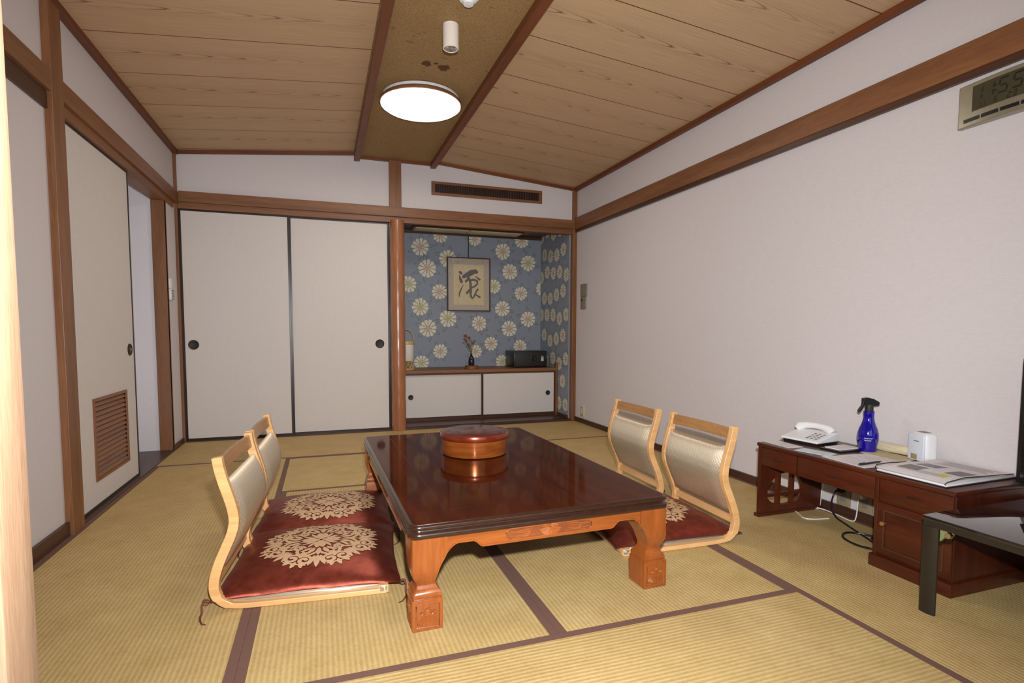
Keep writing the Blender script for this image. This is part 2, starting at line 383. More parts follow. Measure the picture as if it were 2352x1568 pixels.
# alcove walls with printed flowers
def wallflowers(b, plane, pts, seed=3):
    """plane(u,v,lift)->xyz ; pts (u,v,r,eye)"""
    rnd = random.Random(seed); lv = [0]
    for (u, v, r, eye, clip) in pts:
        a0 = rnd.random()*6
        def poly(P, key, lift):
            Q = [(max(clip[0], min(clip[1], p[0])), max(clip[2], min(clip[3], p[1]))) for p in P]
            b.add([plane(q[0], q[1], lift) for q in Q], [tuple(range(len(Q)))], key)
        def ell(cx, cy, a, bb, th, n=12):
            c, s_ = math.cos(th), math.sin(th)
            return [(cx+a*math.cos(t)*c-bb*math.sin(t)*s_, cy+a*math.cos(t)*s_+bb*math.sin(t)*c) for t in [2*PI*i/n for i in range(n)]]
        nl = 6
        for i in range(nl):
            th = a0+i*2*PI/nl+rnd.uniform(-.25, .25); d = r*1.16
            lx, ly = u+math.cos(th)*d, v+math.sin(th)*d; ln = r*.5
            def lf(k): return [(lx+math.cos(th)*ln*t*k-math.sin(th)*w*ln*k, ly+math.sin(th)*ln*t*k+math.cos(th)*w*ln*k) for t, w in ((-.9, -.1), (-.4, -.5), (.2, -.42), (1, 0), (.2, .42), (-.4, .5), (-.9, .1))]
            lv[0] = (lv[0]+1) % 40; q_ = lv[0]*.00002
            poly(lf(1), 'leafline', .0003+q_); poly(lf(.76), 'leaffill', .00031+q_)
            c_, s_ = math.cos(th), math.sin(th)
            poly([(lx-c_*ln*.8-s_*.035*ln, ly-s_*ln*.8+c_*.035*ln), (lx+c_*ln*.8, ly+s_*ln*.8), (lx-c_*ln*.8+s_*.035*ln, ly-s_*ln*.8-c_*.035*ln)], 'leafline', .000315+q_)
            for sg in (-1, 1):
                for t0 in (-.45, -.05, .3):
                    bx, by = lx+c_*ln*t0, ly+s_*ln*t0; ex, ey = bx+math.cos(th+sg*.9)*ln*.38, by+math.sin(th+sg*.9)*ln*.38
                    poly([(bx-s_*.03*ln, by+c_*.03*ln), (ex, ey), (bx+s_*.03*ln, by-c_*.03*ln)], 'leafline', .000317+q_)
        poly(ell(u, v, r*.9, r*.9, 0, 18), 'petline', .0012)
        npet = 11
        for i in range(npet):
            th = a0+i*2*PI/npet; rr = r*(.92+.1*rnd.random())
            w = .225*r
            P = [(u+math.cos(th)*t*rr-math.sin(th)*q*w, v+math.sin(th)*t*rr+math.cos(th)*q*w) for t, q in ((.22, -.15), (.6, -.62), (.9, -.95), (1.06, -.55), (1.02, 0), (1.06, .55), (.9, .95), (.6, .62), (.22, .15))]
            poly(P, 'petal', .0016)
        poly(ell(u, v, r*.26, r*.26, 0, 10), eye, .002)
        for i in range(16):
            th = i*2*PI/16; poly([(u+math.cos(th)*r*.2, v+math.sin(th)*r*.2), (u+math.cos(th+.09)*r*.48, v+math.sin(th+.09)*r*.48), (u+math.cos(th-.09)*r*.48, v+math.sin(th-.09)*r*.48)], eye, .0018)
FL = [(965.3, 566.9, 20, 'eyeP'), (1011, 540, 17, 'eyeP'), (1090.7, 549, 15, 'eyeP'), (1154.7, 577.8, 18.5, 'eyeP'), (1198.5, 553, 17, 'eyeP'), (981.3, 616.6, 20.5, 'eyeP'), (1028, 594, 20, 'eyeY'),
      (1171, 624, 18.5, 'eyeP'), (1212.8, 604.4, 18, 'eyeY'), (938, 652.5, 19, 'eyeY'), (1009.5, 669.7, 17.5, 'eyeP'), (1134.8, 658, 16, 'eyeY'), (1196.2, 674, 15.5, 'eyeP'), (965.7, 704.9, 20, 'eyeY'),
      (1154, 708.9, 18, 'eyeP'), (1212.8, 732.7, 18, 'eyeP'), (1028.7, 731.4, 20, 'eyeY'), (1100.7, 742.7, 17, 'eyeP'), (1169.3, 754.6, 18.5, 'eyeP'), (982.9, 753.6, 20, 'eyeP'), (1011.4, 806.7, 16.5, 'eyeP'),
      (1127.5, 789, 15.5, 'eyeP'), (1091.7, 806.7, 15, 'eyeP'), (1194.5, 796, 16, 'eyeP'), (968, 833, 17, 'eyeY'), (1153.7, 830, 16, 'eyeY'), (1246, 663, 16, 'eyeY')]
# camera geometry, used only to read positions of the print off the wall it lies on
CAM = Vector((1.10705, -5.11246, .920415)); FPX = 1249.925
yaw, pit, rol = math.radians(18.9215), math.radians(-3.69974), math.radians(.10336)
fwv = Vector((math.sin(yaw)*math.cos(pit), math.cos(yaw)*math.cos(pit), math.sin(pit)))
rv0 = Vector((math.cos(yaw), -math.sin(yaw), 0)); uv0 = rv0.cross(fwv)
rv = rv0*math.cos(rol)+uv0*math.sin(rol); uv = -rv0*math.sin(rol)+uv0*math.cos(rol)
def onY(px, py, y):
    d = fwv+rv*((px-1169.24)/FPX)-uv*((py-842.18)/FPX); return CAM+d*((y-CAM.y)/d.y)
AB = .8
b = B(); b.box(1.70, R, AB, AB+.06, -.05, 2.15, 'paperblue'); b.box(1.70, 1.80, .06, AB, -.05, 2.15, 'paperblue'); b.box(1.715, 1.80, .0, .06, -.05, 2.0, 'trimZ')
b.box(3.52, R, .03, AB, -.05, 2.15, 'paperblue')
pts = []
cl = (1.80, 3.518, .5, 2.02)
for px, py, pr_, eye in FL:
    p = onY(px, py, AB); r = pr_/FPX*(p-CAM).dot(fwv)*1.03; pts.append((p.x, p.z, r*.95, eye, cl))
wallflowers(b, lambda u, v, l: (u, AB-l, v), pts)
pts = []
rnd = random.Random(5)
for i in range(5):
    for j in range(9):
        u = .09+i*.17+(.08 if j % 2 else 0); v = .14+j*.235+rnd.uniform(-.04, .04)
        pts.append((u, v, .07, 'eyeP' if (i+j) % 2 else 'eyeY', (.035, .79, .05, 2.0)))
wallflowers(b, lambda u, v, l: (3.52-l, u, v), pts, 9)
struct(b.obj('wall_alcove'), 'blue grey alcove walls printed with cream flowers')
# end wall pieces of veranda
b = B(); b.box(-.6, R, BACKV-.08, BACKV, -.05, .45, 'wall'); b.box(-.6, R, BACKV-.08, BACKV, 2.05, 2.5, 'wall'); b.box(-.6, .1, BACKV-.08, BACKV, .45, 2.05, 'wall')
b.box(3.3, R, BACKV-.08, BACKV, .45, 2.05, 'wall'); b.box(-.68, -.6, BACKV, FRONT-.0, -.05, 2.5, 'wall'); b.box(-.6, -.08, FRONT-.08, FRONT, -.05, 2.5, 'wall'); struct(b.obj('wall_veranda'))
b = B(); b.box(-.6, R, BACKV, FRONT-.1, 2.42, 2.5, 'wall'); struct(b.obj('ceiling'), 'veranda ceiling')
b = B()
for xx in (.1, 1.14, 2.2, 3.25): b.box(xx, xx+.05, BACKV-.06, BACKV-.01, .5, 2.0, 'trimZ')
b.box(.1, 3.3, BACKV-.06, BACKV-.01, .45, .5, 'trimX'); b.box(.1, 3.3, BACKV-.06, BACKV-.01, 2.0, 2.05, 'trimX'); w = struct(b.obj('window_1'))
b = B(); b.box(.15, 3.25, BACKV-.04, BACKV-.034, .5, 2.0, 'glass'); b.obj('pane', w)
# shoji leaf the camera looks past
b = B(); b.box(.28, .889, -4.642, -4.612, .0, 1.93, 'paper')
d4 = struct(b.obj('door_4'), 'paper sliding screen at the near left edge')
b = B(); b.box(.8545, .8905, -4.645, -4.600, .0, 1.93, 'pine', .002); b.obj('stile', d4)
b = B(); b.box(.25, .285, -4.645, -4.600, .0, 1.93, 'pine', .002); b.obj('stile', d4)
b = B(); b.box(.285, .8545, -4.645, -4.600, .0, .05, 'pine'); b.box(.285, .8545, -4.645, -4.600, 1.88, 1.93, 'pine'); b.obj('rail', d4)
b = B(); b.box(-.08, R, FRONT-.1, FRONT-.0, 1.93, ZT, 'wall'); b.box(-.08, R, FRONT-.11, FRONT+.02, 1.93, 2.06, 'trimX'); struct(b.obj('wall_front'))
b = B(); b.box(-.08, .25, FRONT-.11, FRONT-.0, -.05, 1.93, 'wall'); struct(b.obj('wall_front'))
# ------------------------------------------------------------------ ceiling
def slope(xa, za, xb, zb, key):
    b = B(); b.prism([(xa, za), (xb, zb), (xb, zb+.05), (xa, za+.05)], FRONT-.1, .06, key, 'Y'); return b
struct(slope(-.08, 2.362, 1.42, 2.505, 'ceilL').obj('ceiling'), 'left sloping board ceiling')
struct(slope(2.115, 2.497, R+.08, 2.362, 'ceilR').obj('ceiling'), 'right sloping board ceiling')
b = B(); b.box(1.40, 2.135, FRONT-.1, .06, 2.475, 2.53, 'strip')
def blob(cx, cy, rx, ry, n=14, seed=1):
    r = random.Random(seed); return [(cx+rx*math.cos(2*PI*i/n)*(1+r.uniform(-.3, .3)), cy+ry*math.sin(2*PI*i/n)*(1+r.uniform(-.3, .3))) for i in range(n)]
for cx, cy, rx, ry, sd in ((1.712, -1.862, .030, .034, 1), (1.765, -1.880, .014, .012, 3), (1.817, -1.842, .032, .040, 2)):
    P = blob(cx, cy, rx, ry, seed=sd); b.add([(p[0], p[1], 2.4742) for p in P], [tuple(range(len(P)))], 'stain')
struct(b.obj('ceiling'), 'woven cloth strip along the ridge')
n_trim = [0]
def trim(b, label=None, bevel=.0025):
    n_trim[0] += 1; return struct(b.obj('trim_%d' % n_trim[0], bevel=bevel), label)
for xa, xb in ((1.402, 1.451), (2.083, 2.132)):
    b = B(); b.box(xa, xb, FRONT-.1, -.001, 2.426, 2.54, 'ridgeY'); trim(b, 'ridge beam')
b = B(); b.box(0, .035, FRONT, -.001, 2.338, 2.42, 'ridgeY'); trim(b, 'left cornice')
b = B(); b.box(R-.035, R, FRONT, -.001, 2.338, 2.42, 'ridgeY'); trim(b, 'right cornice')
b = B(); b.prism([(.035, 2.342), (1.402, 2.473), (1.402, 2.52), (.035, 2.39)], -.02, 0.0, 'ridgeX'); trim(b, 'back cornice left')
b = B(); b.prism([(2.132, 2.470), (R-.035, 2.342), (R-.035, 2.39), (2.132, 2.515)], -.02, 0.0, 'ridgeX'); trim(b, 'back cornice right')
b = B(); b.box(1.451, 2.083, -.02, 0, 2.448, 2.49, 'ridgeX'); trim(b, 'back cornice middle')
# nageshi rails and lintels
b = B(); b.box(.03, R-.03, -.032, 0.0, 1.962, 2.048, 'trimX'); b.box(.0, R, -.012, .045, 1.912, 1.963, 'trimX'); trim(b, 'back head rail', .002)
b = B(); b.box(0, .03, FRONT, -.0, 1.945, 2.036, 'trimY'); b.box(-.085, .012, -2.20, -.10, 1.897, 1.946, 'trimY'); b.box(-.06, .012, FRONT, -2.20, 1.87, 1.946, 'darkY'); trim(b, 'left head rail', .002)
b = B(); b.box(R-.03, R, FRONT, -.0, 1.955, 2.070, 'trimY'); b.box(R-.022, R, FRONT, -.0, 1.928, 1.956, 'darkY'); trim(b, 'right head rail', .002)
# posts
b = B(); b.box(-.01, .031, -2.202, -2.085, -.02, 2.36, 'trimZ'); b.box(0, .0312, -2.2022, -2.085, 2.0, 2.1, 'trimZ'); trim(b, 'post before the louvred door')
b = B(); b.box(-.086, .004, -.345, -.318, -.0, 1.905, 'trimZ'); b.box(-.0, .004, -.345, -.3, -.0, 1.905, 'trimZ'); trim(b, 'jamb of the half-open doorway')
b = B(); b.box(0, .02, -.03, .0, 0, 2.36, 'trimZ'); trim(b, 'corner post left')
b = B(); b.box(3.535, R+.0, -.022, .03, 0, 2.36, 'trimZ'); trim(b, 'corner post right')
b = B(); b.box(1.704, 1.813, -.028, .0, 2.04, 2.46, 'trimZ'); trim(b, 'short post over the round post')
prof = [(.0655+.0012*math.sin(i*1.7)+.001*math.sin(i*.6), i*.0483) for i in range(41)]
b = B(); b.lathe([(r, max(0, z)) for r, z in prof], 'postwood', (1.773, .0, 0), 40); trim(b, 'round polished post', 0)
b = B(); b.box(1.70, 1.72, .0, .05, 0, 1.92, 'blackframe'); trim(b)
# sills and skirting
b = B(); b.box(0, 1.72, -.012, .06, -.03, .008, 'darkX'); trim(b, 'closet sill')
b = B(); b.box(1.80, R, -.012, .03, -.03, .018, 'darkX'); trim(b, 'alcove sill')
b = B(); b.box(-.09, .016, -2.085, -.345, -.05, .006, 'darkY'); trim(b, 'doorway sill')
b = B(); b.box(0, .016, FRONT, -2.202, -.05, .062, 'darkY'); struct(b.obj('baseboard_left'))
b = B(); b.box(0, .014, -.345, .0, -.05, .04, 'darkY'); struct(b.obj('baseboard_left'))
b = B(); b.box(R-.014, R, FRONT, -.022, -.05, .045, 'darkY'); struct(b.obj('baseboard_right'))
b = B(); b.box(3.505, 3.521, .03, .30, .0, .05, 'darkY'); struct(b.obj('baseboard_alcove'))
# ------------------------------------------------------------------ sliding doors
def fusuma(name, xa, xb, y, pullx, label, zt=1.912):
    fr = .016
    b = B(); b.box(xa+fr, xb-fr, y-.006, y+.012, .01+fr, zt-fr, 'fusuma'); d = struct(b.obj(name), label)
    b = B(); b.box(xa, xa+fr, y-.010, y+.016, .008+fr, zt-fr, 'blackframe'); b.box(xb-fr, xb, y-.010, y+.016, .008+fr, zt-fr, 'blackframe')
    b.box(xa, xb, y-.010, y+.016, .008, .008+fr, 'blackframe'); b.box(xa, xb, y-.010, y+.016, zt-fr, zt, 'blackframe'); b.obj('frame', d, bevel=.0015)
    b = B(); b.lathe([(.0, -.0065), (.030, -.0065), (.037, -.010), (.040, -.008), (.0405, -.004), (.0, -.004)], 'blackm', (pullx, y, .807), 28, 'Y'); b.obj('finger_pull', d)
fusuma('door_2', .022, .856, .0, .099, 'left closet door of white paper with a black round pull')
fusuma('door_3', .850, 1.700, .028, 1.608, 'right closet door of white paper beside the round post')
# left sliding door with louvre, on the X plane
b = B(); y0, y1 = -2.05, -1.118
lz0, lz1, ly0, ly1 = .158, .555, -1.790, -1.315
for a in ((y0, ly0, .02, 1.9), (ly1, y1, .02, 1.9), (ly0, ly1, .02, lz0), (ly0, ly1, lz1, 1.9)):
    b.box(-.030, -.012, a[0], a[1], a[2], a[3], 'fusuma')
d1 = struct(b.obj('door_1'), 'half-open white sliding door with a low wooden louvre')
b = B()
for ya, yb in ((y0-.0, y0+.014), (y1-.012, y1+.002)): b.box(-.034, -.008, ya, yb, .022, 1.886, 'blackframe')
b.box(-.034, -.008, y0, y1, .006, .022, 'blackframe'); b.box(-.034, -.008, y0, y1, 1.886, 1.902, 'blackframe'); b.obj('frame', d1)
b = B(); f = .016
b.box(-.034, -.005, ly0-f, ly0, lz0-f, lz1+f, 'trimZ'); b.box(-.034, -.005, ly1, ly1+f, lz0-f, lz1+f, 'trimZ'); b.box(-.034, -.005, ly0, ly1, lz0-f, lz0, 'trimY'); b.box(-.034, -.005, ly0, ly1, lz1, lz1+f, 'trimY')
ns = 15
for i in range(ns):
    z = lz0+(i+.5)*(lz1-lz0)/ns; h = .0175
    b.prism([(-.030, z+h*.9), (-.026, z+h), (-.007, z-h*.62), (-.011, z-h*.75)], ly0, ly1, 'trimY')
b.obj('louvre', d1)
b = B(); b.lathe([(0, .004), (.026, .004), (.033, .008), (.036, .006), (.036, .0), (0, .0)], 'blackm', (-.013, -1.205, .807), 24, 'X'); b.lathe([(0, .008), (.01, .008), (.01, .004), (0, .004)], 'brass', (-.012, -1.205, .807), 12, 'X'); b.obj('finger_pull', d1)
b = B(); b.box(-.06, -.040, -2.07, -1.2, .01, 1.9, 'fusuma'); struct(b.obj('door_5'), 'second leaf slid behind the louvred door')
# ------------------------------------------------------------------ vent grille above alcove
v = thing('air_vent', 'long dark slatted air vent in a brown wooden frame above the alcove', 'vent', (2.645, -.002, 2.25))
b = B(); w2, h2 = .553, .062
b.box(-w2, w2, -.016, .0, h2-.024, h2, 'trimX'); b.box(-w2, w2, -.016, .0, -h2, -h2+.024, 'trimX'); b.box(-w2, -w2+.03, -.016, 0, -h2+.024, h2-.024, 'trimZ'); b.box(w2-.03, w2, -.016, 0, -h2+.024, h2-.024, 'trimZ'); b.obj('frame', v, bevel=.002)
b = B(); b.box(-w2+.03, w2-.03, -.002, .0, -h2+.024, h2-.024, 'black'); b.obj('backing', v)
b = B()
for i in range(60):
    x = -w2+.037+i*(2*w2-.074)/59; b.box(x-.003, x+.003, -.012, -.002, -h2+.024, h2-.024, 'darkZ')
b.obj('slats', v)
# ------------------------------------------------------------------ ceiling lamp, spot, detector
v = thing('ceiling_lamp', 'large round glowing ceiling lamp on the woven ridge strip', 'ceiling lamp', (1.757, -1.40, 2.475))
b = B(); b.lathe([(.0, 0), (.235, 0), (.252, -.008), (.256, -.022), (.25, -.03), (0, -.03)], 'white', n=64); b.obj('base', v)
b = B(); b.lathe([(.20, -.026), (.256, -.026), (.268, -.038), (.268, -.05), (.262, -.054), (.2, -.054)], 'trimX', n=64); b.obj('rim', v)
b = B(); b.lathe([(.262, -.052), (.262, -.060), (.245, -.072), (.20, -.084), (.14, -.093), (.07, -.098), (.0, -.099)], 'lampglow', n=64); b.obj('lamp_cover', v)
v = thing('spotlight', 'small white cylinder spotlight hanging from the ridge strip', 'spotlight', (1.754, -2.302, 2.475))
b = B(); b.lathe([(.0, 0), (.036, 0), (.0405, -.004), (.0405, -.119), (.036, -.122), (.034, -.11), (.0, -.108)], 'offwhite', n=40); b.obj('housing', v)
b = B(); b.lathe([(.0, -.112), (.012, -.117), (.024, -.113), (.034, -.119), (.034, -.108), (0, -.108)], 'spotlens', n=24); b.obj('reflector', v)
v = thing('smoke_detector', 'white round smoke detector at the top edge of the ridge strip', 'smoke detector', (1.775, -2.575, 2.475))
b = B(); b.lathe([(0, 0), (.052, 0), (.056, -.006), (.052, -.014), (.0, -.014)], 'white', n=32); b.obj('base', v)
b = B(); b.lathe([(0, -.01), (.042, -.012), (.040, -.030), (.026, -.036), (.024, -.048), (.0, -.05)], 'white', n=32); b.obj('sensor_head', v)
# alcove ceiling and flat light
b = B(); b.box(1.70, R, .02, AB, 2.0, 2.06, 'darkX'); struct(b.obj('ceiling'), 'dark alcove ceiling')
b = B(); b.box(1.72, R, .01, .045, 1.93, 2.0, 'trimX'); b.box(1.8, 3.52, AB-.03, AB-.001, 1.968, 2.0, 'darkX'); trim(b)
v = thing('flat_alcove_light', 'flat unlit cream light panel under the alcove ceiling', 'light', (2.61, .63, 2.0))
b = B(); b.box(-.60, .60, -.12, .12, -.016, -.0, 'trimX'); b.obj('housing', v)
for s in (-1, 1):
    b = B(); b.box(*((.006, .575) if s > 0 else (-.575, -.006)), -.10, .10, -.020, -.010, 'flatlight', .002); b.obj('diffuser', v)
# ------------------------------------------------------------------ alcove cabinet
v = thing('low_cabinet', 'low built-in cabinet with white sliding doors inside the alcove', 'cabinet', (0, 0, 0))
b = B(); b.box(1.81, 3.515, .295, .795, .500, .531, 'trimX'); b.obj('top', v, bevel=.002)
b = B(); b.box(1.81, 3.50, .30, .79, .018, .05, 'darkX'); b.box(1.81, 3.50, .33, .79, .05, .08, 'blackm'); b.box(1.81, 3.50, .30, .335, .483, .50, 'darkX'); b.box(3.478, 3.495, .305, .79, .05, .5, 'darkZ'); b.obj('carcass', v)
b = B(); b.box(3.495, 3.516, .285, .335, .018, .585, 'trimZ'); b.obj('end_post', v, bevel=.002)
for xa, xb, yy, px in ((1.815, 2.668, .318, 1.931), (2.672, 3.478, .306, 3.409)):
    b = B(); b.box(xa, xb, yy, yy+.01, .055, .482, 'fusuma'); d = b.obj('door', v)
    b = B(); b.lathe([(0, -.002), (.018, -.002), (.023, -.005), (.026, -.004), (.026, .0), (0, .0)], 'blackm', (px, yy, .262), 20, 'Y'); b.obj('finger_pull', d)
b = B(); b.box(2.660, 2.680, .296, .317, .05, .485, 'darkZ'); b.obj('divider', v)
# lantern
v = thing('bamboo_lantern', 'bamboo lantern with an arched handle half hidden by the round post', 'lantern', (1.918, .46, .5312))
b = B(); b.lathe([(0, 0), (.078, 0), (.080, .012), (.07, .018), (0, .018)], 'bamboo'); b.obj('base', v)
b = B(); b.lathe([(.066, .09), (.070, .095), (.070, .255), (.066, .26), (0, .26), (0, .09)], 'lampaper'); b.obj('shade', v)
b = B()
for i in range(10):
    a = 2*PI*i/10; b.tube([(.062*math.cos(a), .062*math.sin(a), .015), (.066*math.cos(a+.5), .066*math.sin(a+.5), .092)], .004, 'bamboo', 6); b.tube([(.062*math.cos(a), .062*math.sin(a), .015), (.066*math.cos(a-.5), .066*math.sin(a-.5), .092)], .004, 'bamboo', 6)
b.obj('lattice', v)
b = B(); b.lathe([(.066, .258), (.076, .262), (.076, .29), (.07, .295), (.066, .295)], 'bamboo'); b.obj('top_ring', v)
b = B(); b.tube([(.07*math.cos(t), 0, .285+.125*math.sin(t)) for t in [PI*i/16 for i in range(17)]], .005, 'bamboo', 8); b.obj('handle', v)
# vase on a stand
v = thing('round_wooden_stand', 'round slice-of-wood stand under the small dark vase', 'stand', (2.585, .42, .5312))
b = B(); b.lathe([(0, 0), (.070, 0), (.074, .006), (.072, .018), (.066, .022), (.070, .028), (.068, .034), (0, .034)], 'trimX'); b.obj('disc', v)
v = thing('bud_vase', 'small dark blue glazed bud vase on the round wooden stand', 'vase', (2.585, .42, .5654))
b = B(); b.lathe([(0, 0), (.026, 0), (.031, .01), (.0335, .045), (.029, .075), (.016, .098), (.009, .108), (.011, .120), (.013, .125), (.008, .125), (.006, .108), (0, .105)], 'bluegl'); b.obj('body', v)
v = thing('dried_flowers', 'sprig of red and pink dried flowers standing in the bud vase', 'flowers', (2.585, .42, .673))
heads = [(-.065, .0, .205, 'redfl', .024), (-.03, -.01, .185, 'redfl', .022), (-.055, .01, .15, 'redfl', .02), (-.085, 0, .14, 'pinkfl', .016), (.0, .0, .165, 'pinkfl', .016), (.02, .01, .13, 'redfl', .016), (-.04, -.02, .115, 'redfl', .018), (.035, 0, .15, 'stem', .014), (-.005, .01, .11, 'pinkfl', .012), (-.07, .01, .17, 'redfl', .018)]
rnd = random.Random(2)
for hx, hy, hz, k, r in heads:
    b = B(); b.tube([(0, 0, .0), (hx*.35, hy*.3, hz*.5), (hx, hy, hz)], .0016, 'stem', 5)
    s = b.obj('stem', v)
    b = B()
    for q in range(9):
        a = q*2.4; t = (q/9); rr = r*(.4+.7*t); c = Vector((hx+rr*math.cos(a)*.6, hy+rr*math.sin(a)*.6, hz+r*.3-t*r*.6))
        bm = bmesh.new(); bmesh.ops.create_icosphere(bm, subdivisions=1, radius=r*.45)
        for vv in bm.verts: vv.co = Vector((vv.co.x, vv.co.y, vv.co.z*.5))+c
        b.frombm(bm, k, True)
    b.obj('flower_head', s)
# safe
v = thing('black_safe', 'black safe with a round knob on the right of the alcove shelf', 'safe', (3.2525, .42, .5312))
b = B(); b.box(-.1905, .1905, .0, .30, .004, .178, 'black', .004); b.obj('body', v)
b = B(); b.box(-.178, .178, -.008, .002, .014, .168, 'blackm', .003); d = b.obj('door', v)
b = B(); b.lathe([(0, -.03), (.024, -.03), (.027, -.024), (.027, -.01), (.031, -.008), (0, -.008)], 'black', (.035, 0, .098), 28, 'Y'); b.box(.032, .038, -.036, -.03, .075, .121, 'black'); b.obj('knob', d)
b = B(); b.box(.115, .150, -.012, -.007, .068, .125, 'grey', .002)
for i in range(3):
    for j in range(3): b.box(.119+i*.010, .126+i*.010, -.014, -.011, .072+j*.012, .081+j*.012, 'white')
b.obj('keypad', d)
# framed calligraphy
v = thing('framed_calligraphy', 'framed brush calligraphy hanging on the flowered alcove wall', 'picture', (0, 0, 0))
YF = .78
ax, az, bx, bz = 2.408, 1.145, 2.900, 1.735
b = B(); f = .012
b.box(ax, ax+f, YF-.012, YF+.015, az+f, bz-f, 'darkZ'); b.box(bx-f, bx, YF-.012, YF+.015, az+f, bz-f, 'darkZ'); b.box(ax, bx, YF-.012, YF+.015, az, az+f, 'darkX'); b.box(ax, bx, YF-.012, YF+.015, bz-f, bz, 'darkX'); b.obj('frame', v)
b = B(); b.box(ax+f, bx-f, YF-.002, YF+.012, az+f, bz-f, 'matting')
r2 = random.Random(4)
for i in range(46):
    fx, fz = r2.uniform(ax+.02, bx-.02), r2.uniform(az+.02, bz-.02); q = r2.uniform(.002, .005); b.box(fx-q, fx+q, YF-.0026, YF-.002, fz-q, fz+q, r2.choice(['petal', 'ink', 'bamboo']))
b.obj('mount', v)
b = B(); b.box(ax+.072, bx-.075, YF-.004, YF-.0018, az+.070, bz-.078, 'cream'); pp = b.obj('paper_sheet', v)
def cg(x, y): p = onY(1000+x/10.453, 580+y/10.453, YF-.0045); return (p.x, p.z)
lift_ = [0]
def stroke(b, pts, key, yy, fn):
    """pts (x,y,w) in drawing units -> ribbon polygon laid on plane through fn"""
    L = []; Rr = []
    for i, (x, y, w) in enumerate(pts):
        a = pts[max(i-1, 0)]; c = pts[min(i+1, len(pts)-1)]; dx, dy = c[0]-a[0], c[1]-a[1]; l = math.hypot(dx, dy) or 1
        nx, ny = -dy/l, dx/l; L.append((x+nx*w, y+ny*w)); Rr.append((x-nx*w, y-ny*w))
    d0 = (pts[0][0]-pts[1][0], pts[0][1]-pts[1][1]); l = math.hypot(*d0) or 1
    vs = [fn(*p) for p in L]+[fn(*p) for p in Rr]; n = len(L)
    b.add(vs, [(i, i+1, n+i+1, n+i) for i in range(n-1)], key)
    for (x, y, w), s_ in ((pts[0], 0), (pts[-1], 1)):
        P = [(x+w*math.cos(t), y+w*math.sin(t)) for t in [2*PI*i/10 for i in range(10)]]
        lift_[0] += 1; b.add([fn(*p) for p in P], [tuple(range(10))], key)
    for x, y, w in pts[1:-1]:
        P = [(x+w*.98*math.cos(t), y+w*.98*math.sin(t)) for t in [2*PI*i/10 for i in range(10)]]
        lift_[0] += 1; b.add([fn(*p) for p in P], [tuple(range(10))], key)
    lift_[0] += 1
b = B()
lay = [0]
def fnc(x, y): p = cg(x, y); return (p[0], YF-.0050-(lift_[0] % 97)*.00001, p[1])
ST = [[(680, 575, 42), (770, 530, 60), (860, 480, 66), (960, 450, 50), (990, 470, 40)], [(580, 465, 26), (615, 490, 38)], [(575, 545, 8), (592, 610, 26), (612, 660, 36), (625, 700, 36)], [(800, 610, 36), (770, 660, 30), (730, 690, 26)],
      [(965, 575, 10), (1010, 610, 20), (1062, 648, 24)], [(830, 665, 28), (890, 655, 26), (950, 655, 26), (1005, 690, 24), (1010, 745, 20), (960, 800, 22), (900, 835, 22), (860, 840, 22)],
      [(828, 660, 26), (845, 760, 30), (848, 880, 30), (845, 990, 26), (855, 1060, 24), (885, 1095, 24), (925, 1060, 22), (955, 990, 18), (985, 930, 20), (1015, 885, 24)],
      [(830, 870, 16), (790, 930, 30), (755, 970, 28)], [(960, 1000, 16), (1010, 1035, 18), (1065, 1070, 24)], [(665, 775, 8), (630, 850, 14), (595, 930, 20), (572, 1000, 16), (578, 1058, 10)], [(560, 760, 4), (548, 830, 3)]]
for st in ST: stroke(b, st, 'ink', 0, fnc); lay[0] += 1
b.obj('brush_writing', pp)
b = B(); b.tube([(2.652, YF+.008, 1.73), (2.654, YF+.004, 1.985)], .005, 'blackm', 8); b.obj('hanging_cord', v)
# ------------------------------------------------------------------ wall fittings
v = thing('wall_thermostat', 'pale two-part control panel on the right wall by the alcove corner', 'control panel', (R, -.195, 1.27))
b = B(); b.box(-.014, -.0005, -.068, .060, .002, .125, 'silver', .003); b.obj('upper_panel', v)
b = B(); b.box(-.012, -.0005, -.050, .060, -.125, .0, 'silver', .003); d = b.obj('lower_panel', v)
b = B(); b.box(-.016, -.012, .012, .035, -.045, -.02, 'black'); b.obj('knob', d)
v = thing('wall_outlet', 'narrow cream outlet low on the right wall near the alcove', 'outlet', (R, -.188, .118))
b = B(); b.box(-.006, -.0005, -.042, .042, -.058, .058, 'creamroll', .002); b.obj('plate', v)
b = B(); b.box(-.009, -.006, -.012, .026, -.045, .045, 'platebr', .001); b.box(-.0105, -.008, -.002, .016, -.03, .03, 'creamroll'); b.obj('socket', v)
v = thing('light_switch', 'white light switch on the left wall strip beside the closet', 'switch', (0, -.245, 1.245))
b = B(); b.box(.0005, .012, -.050, .045, -.0, .078, 'white', .002); b.obj('plate', v); b = B(); b.box(.0005, .016, -.05, .05, -.085, -.002, 'white', .002)
for i in range(4): b.box(.016, .019, -.03, .03, -.08+i*.02, -.068+i*.02, 'grey')
b.obj('lower_plate', v)
# clock
v = thing('digital_clock', 'silver digital wall clock reading 11:55 high on the right wall', 'clock', (R-.0005, -3.748, 1.820))
ch, cw = .083, .19
b = B()
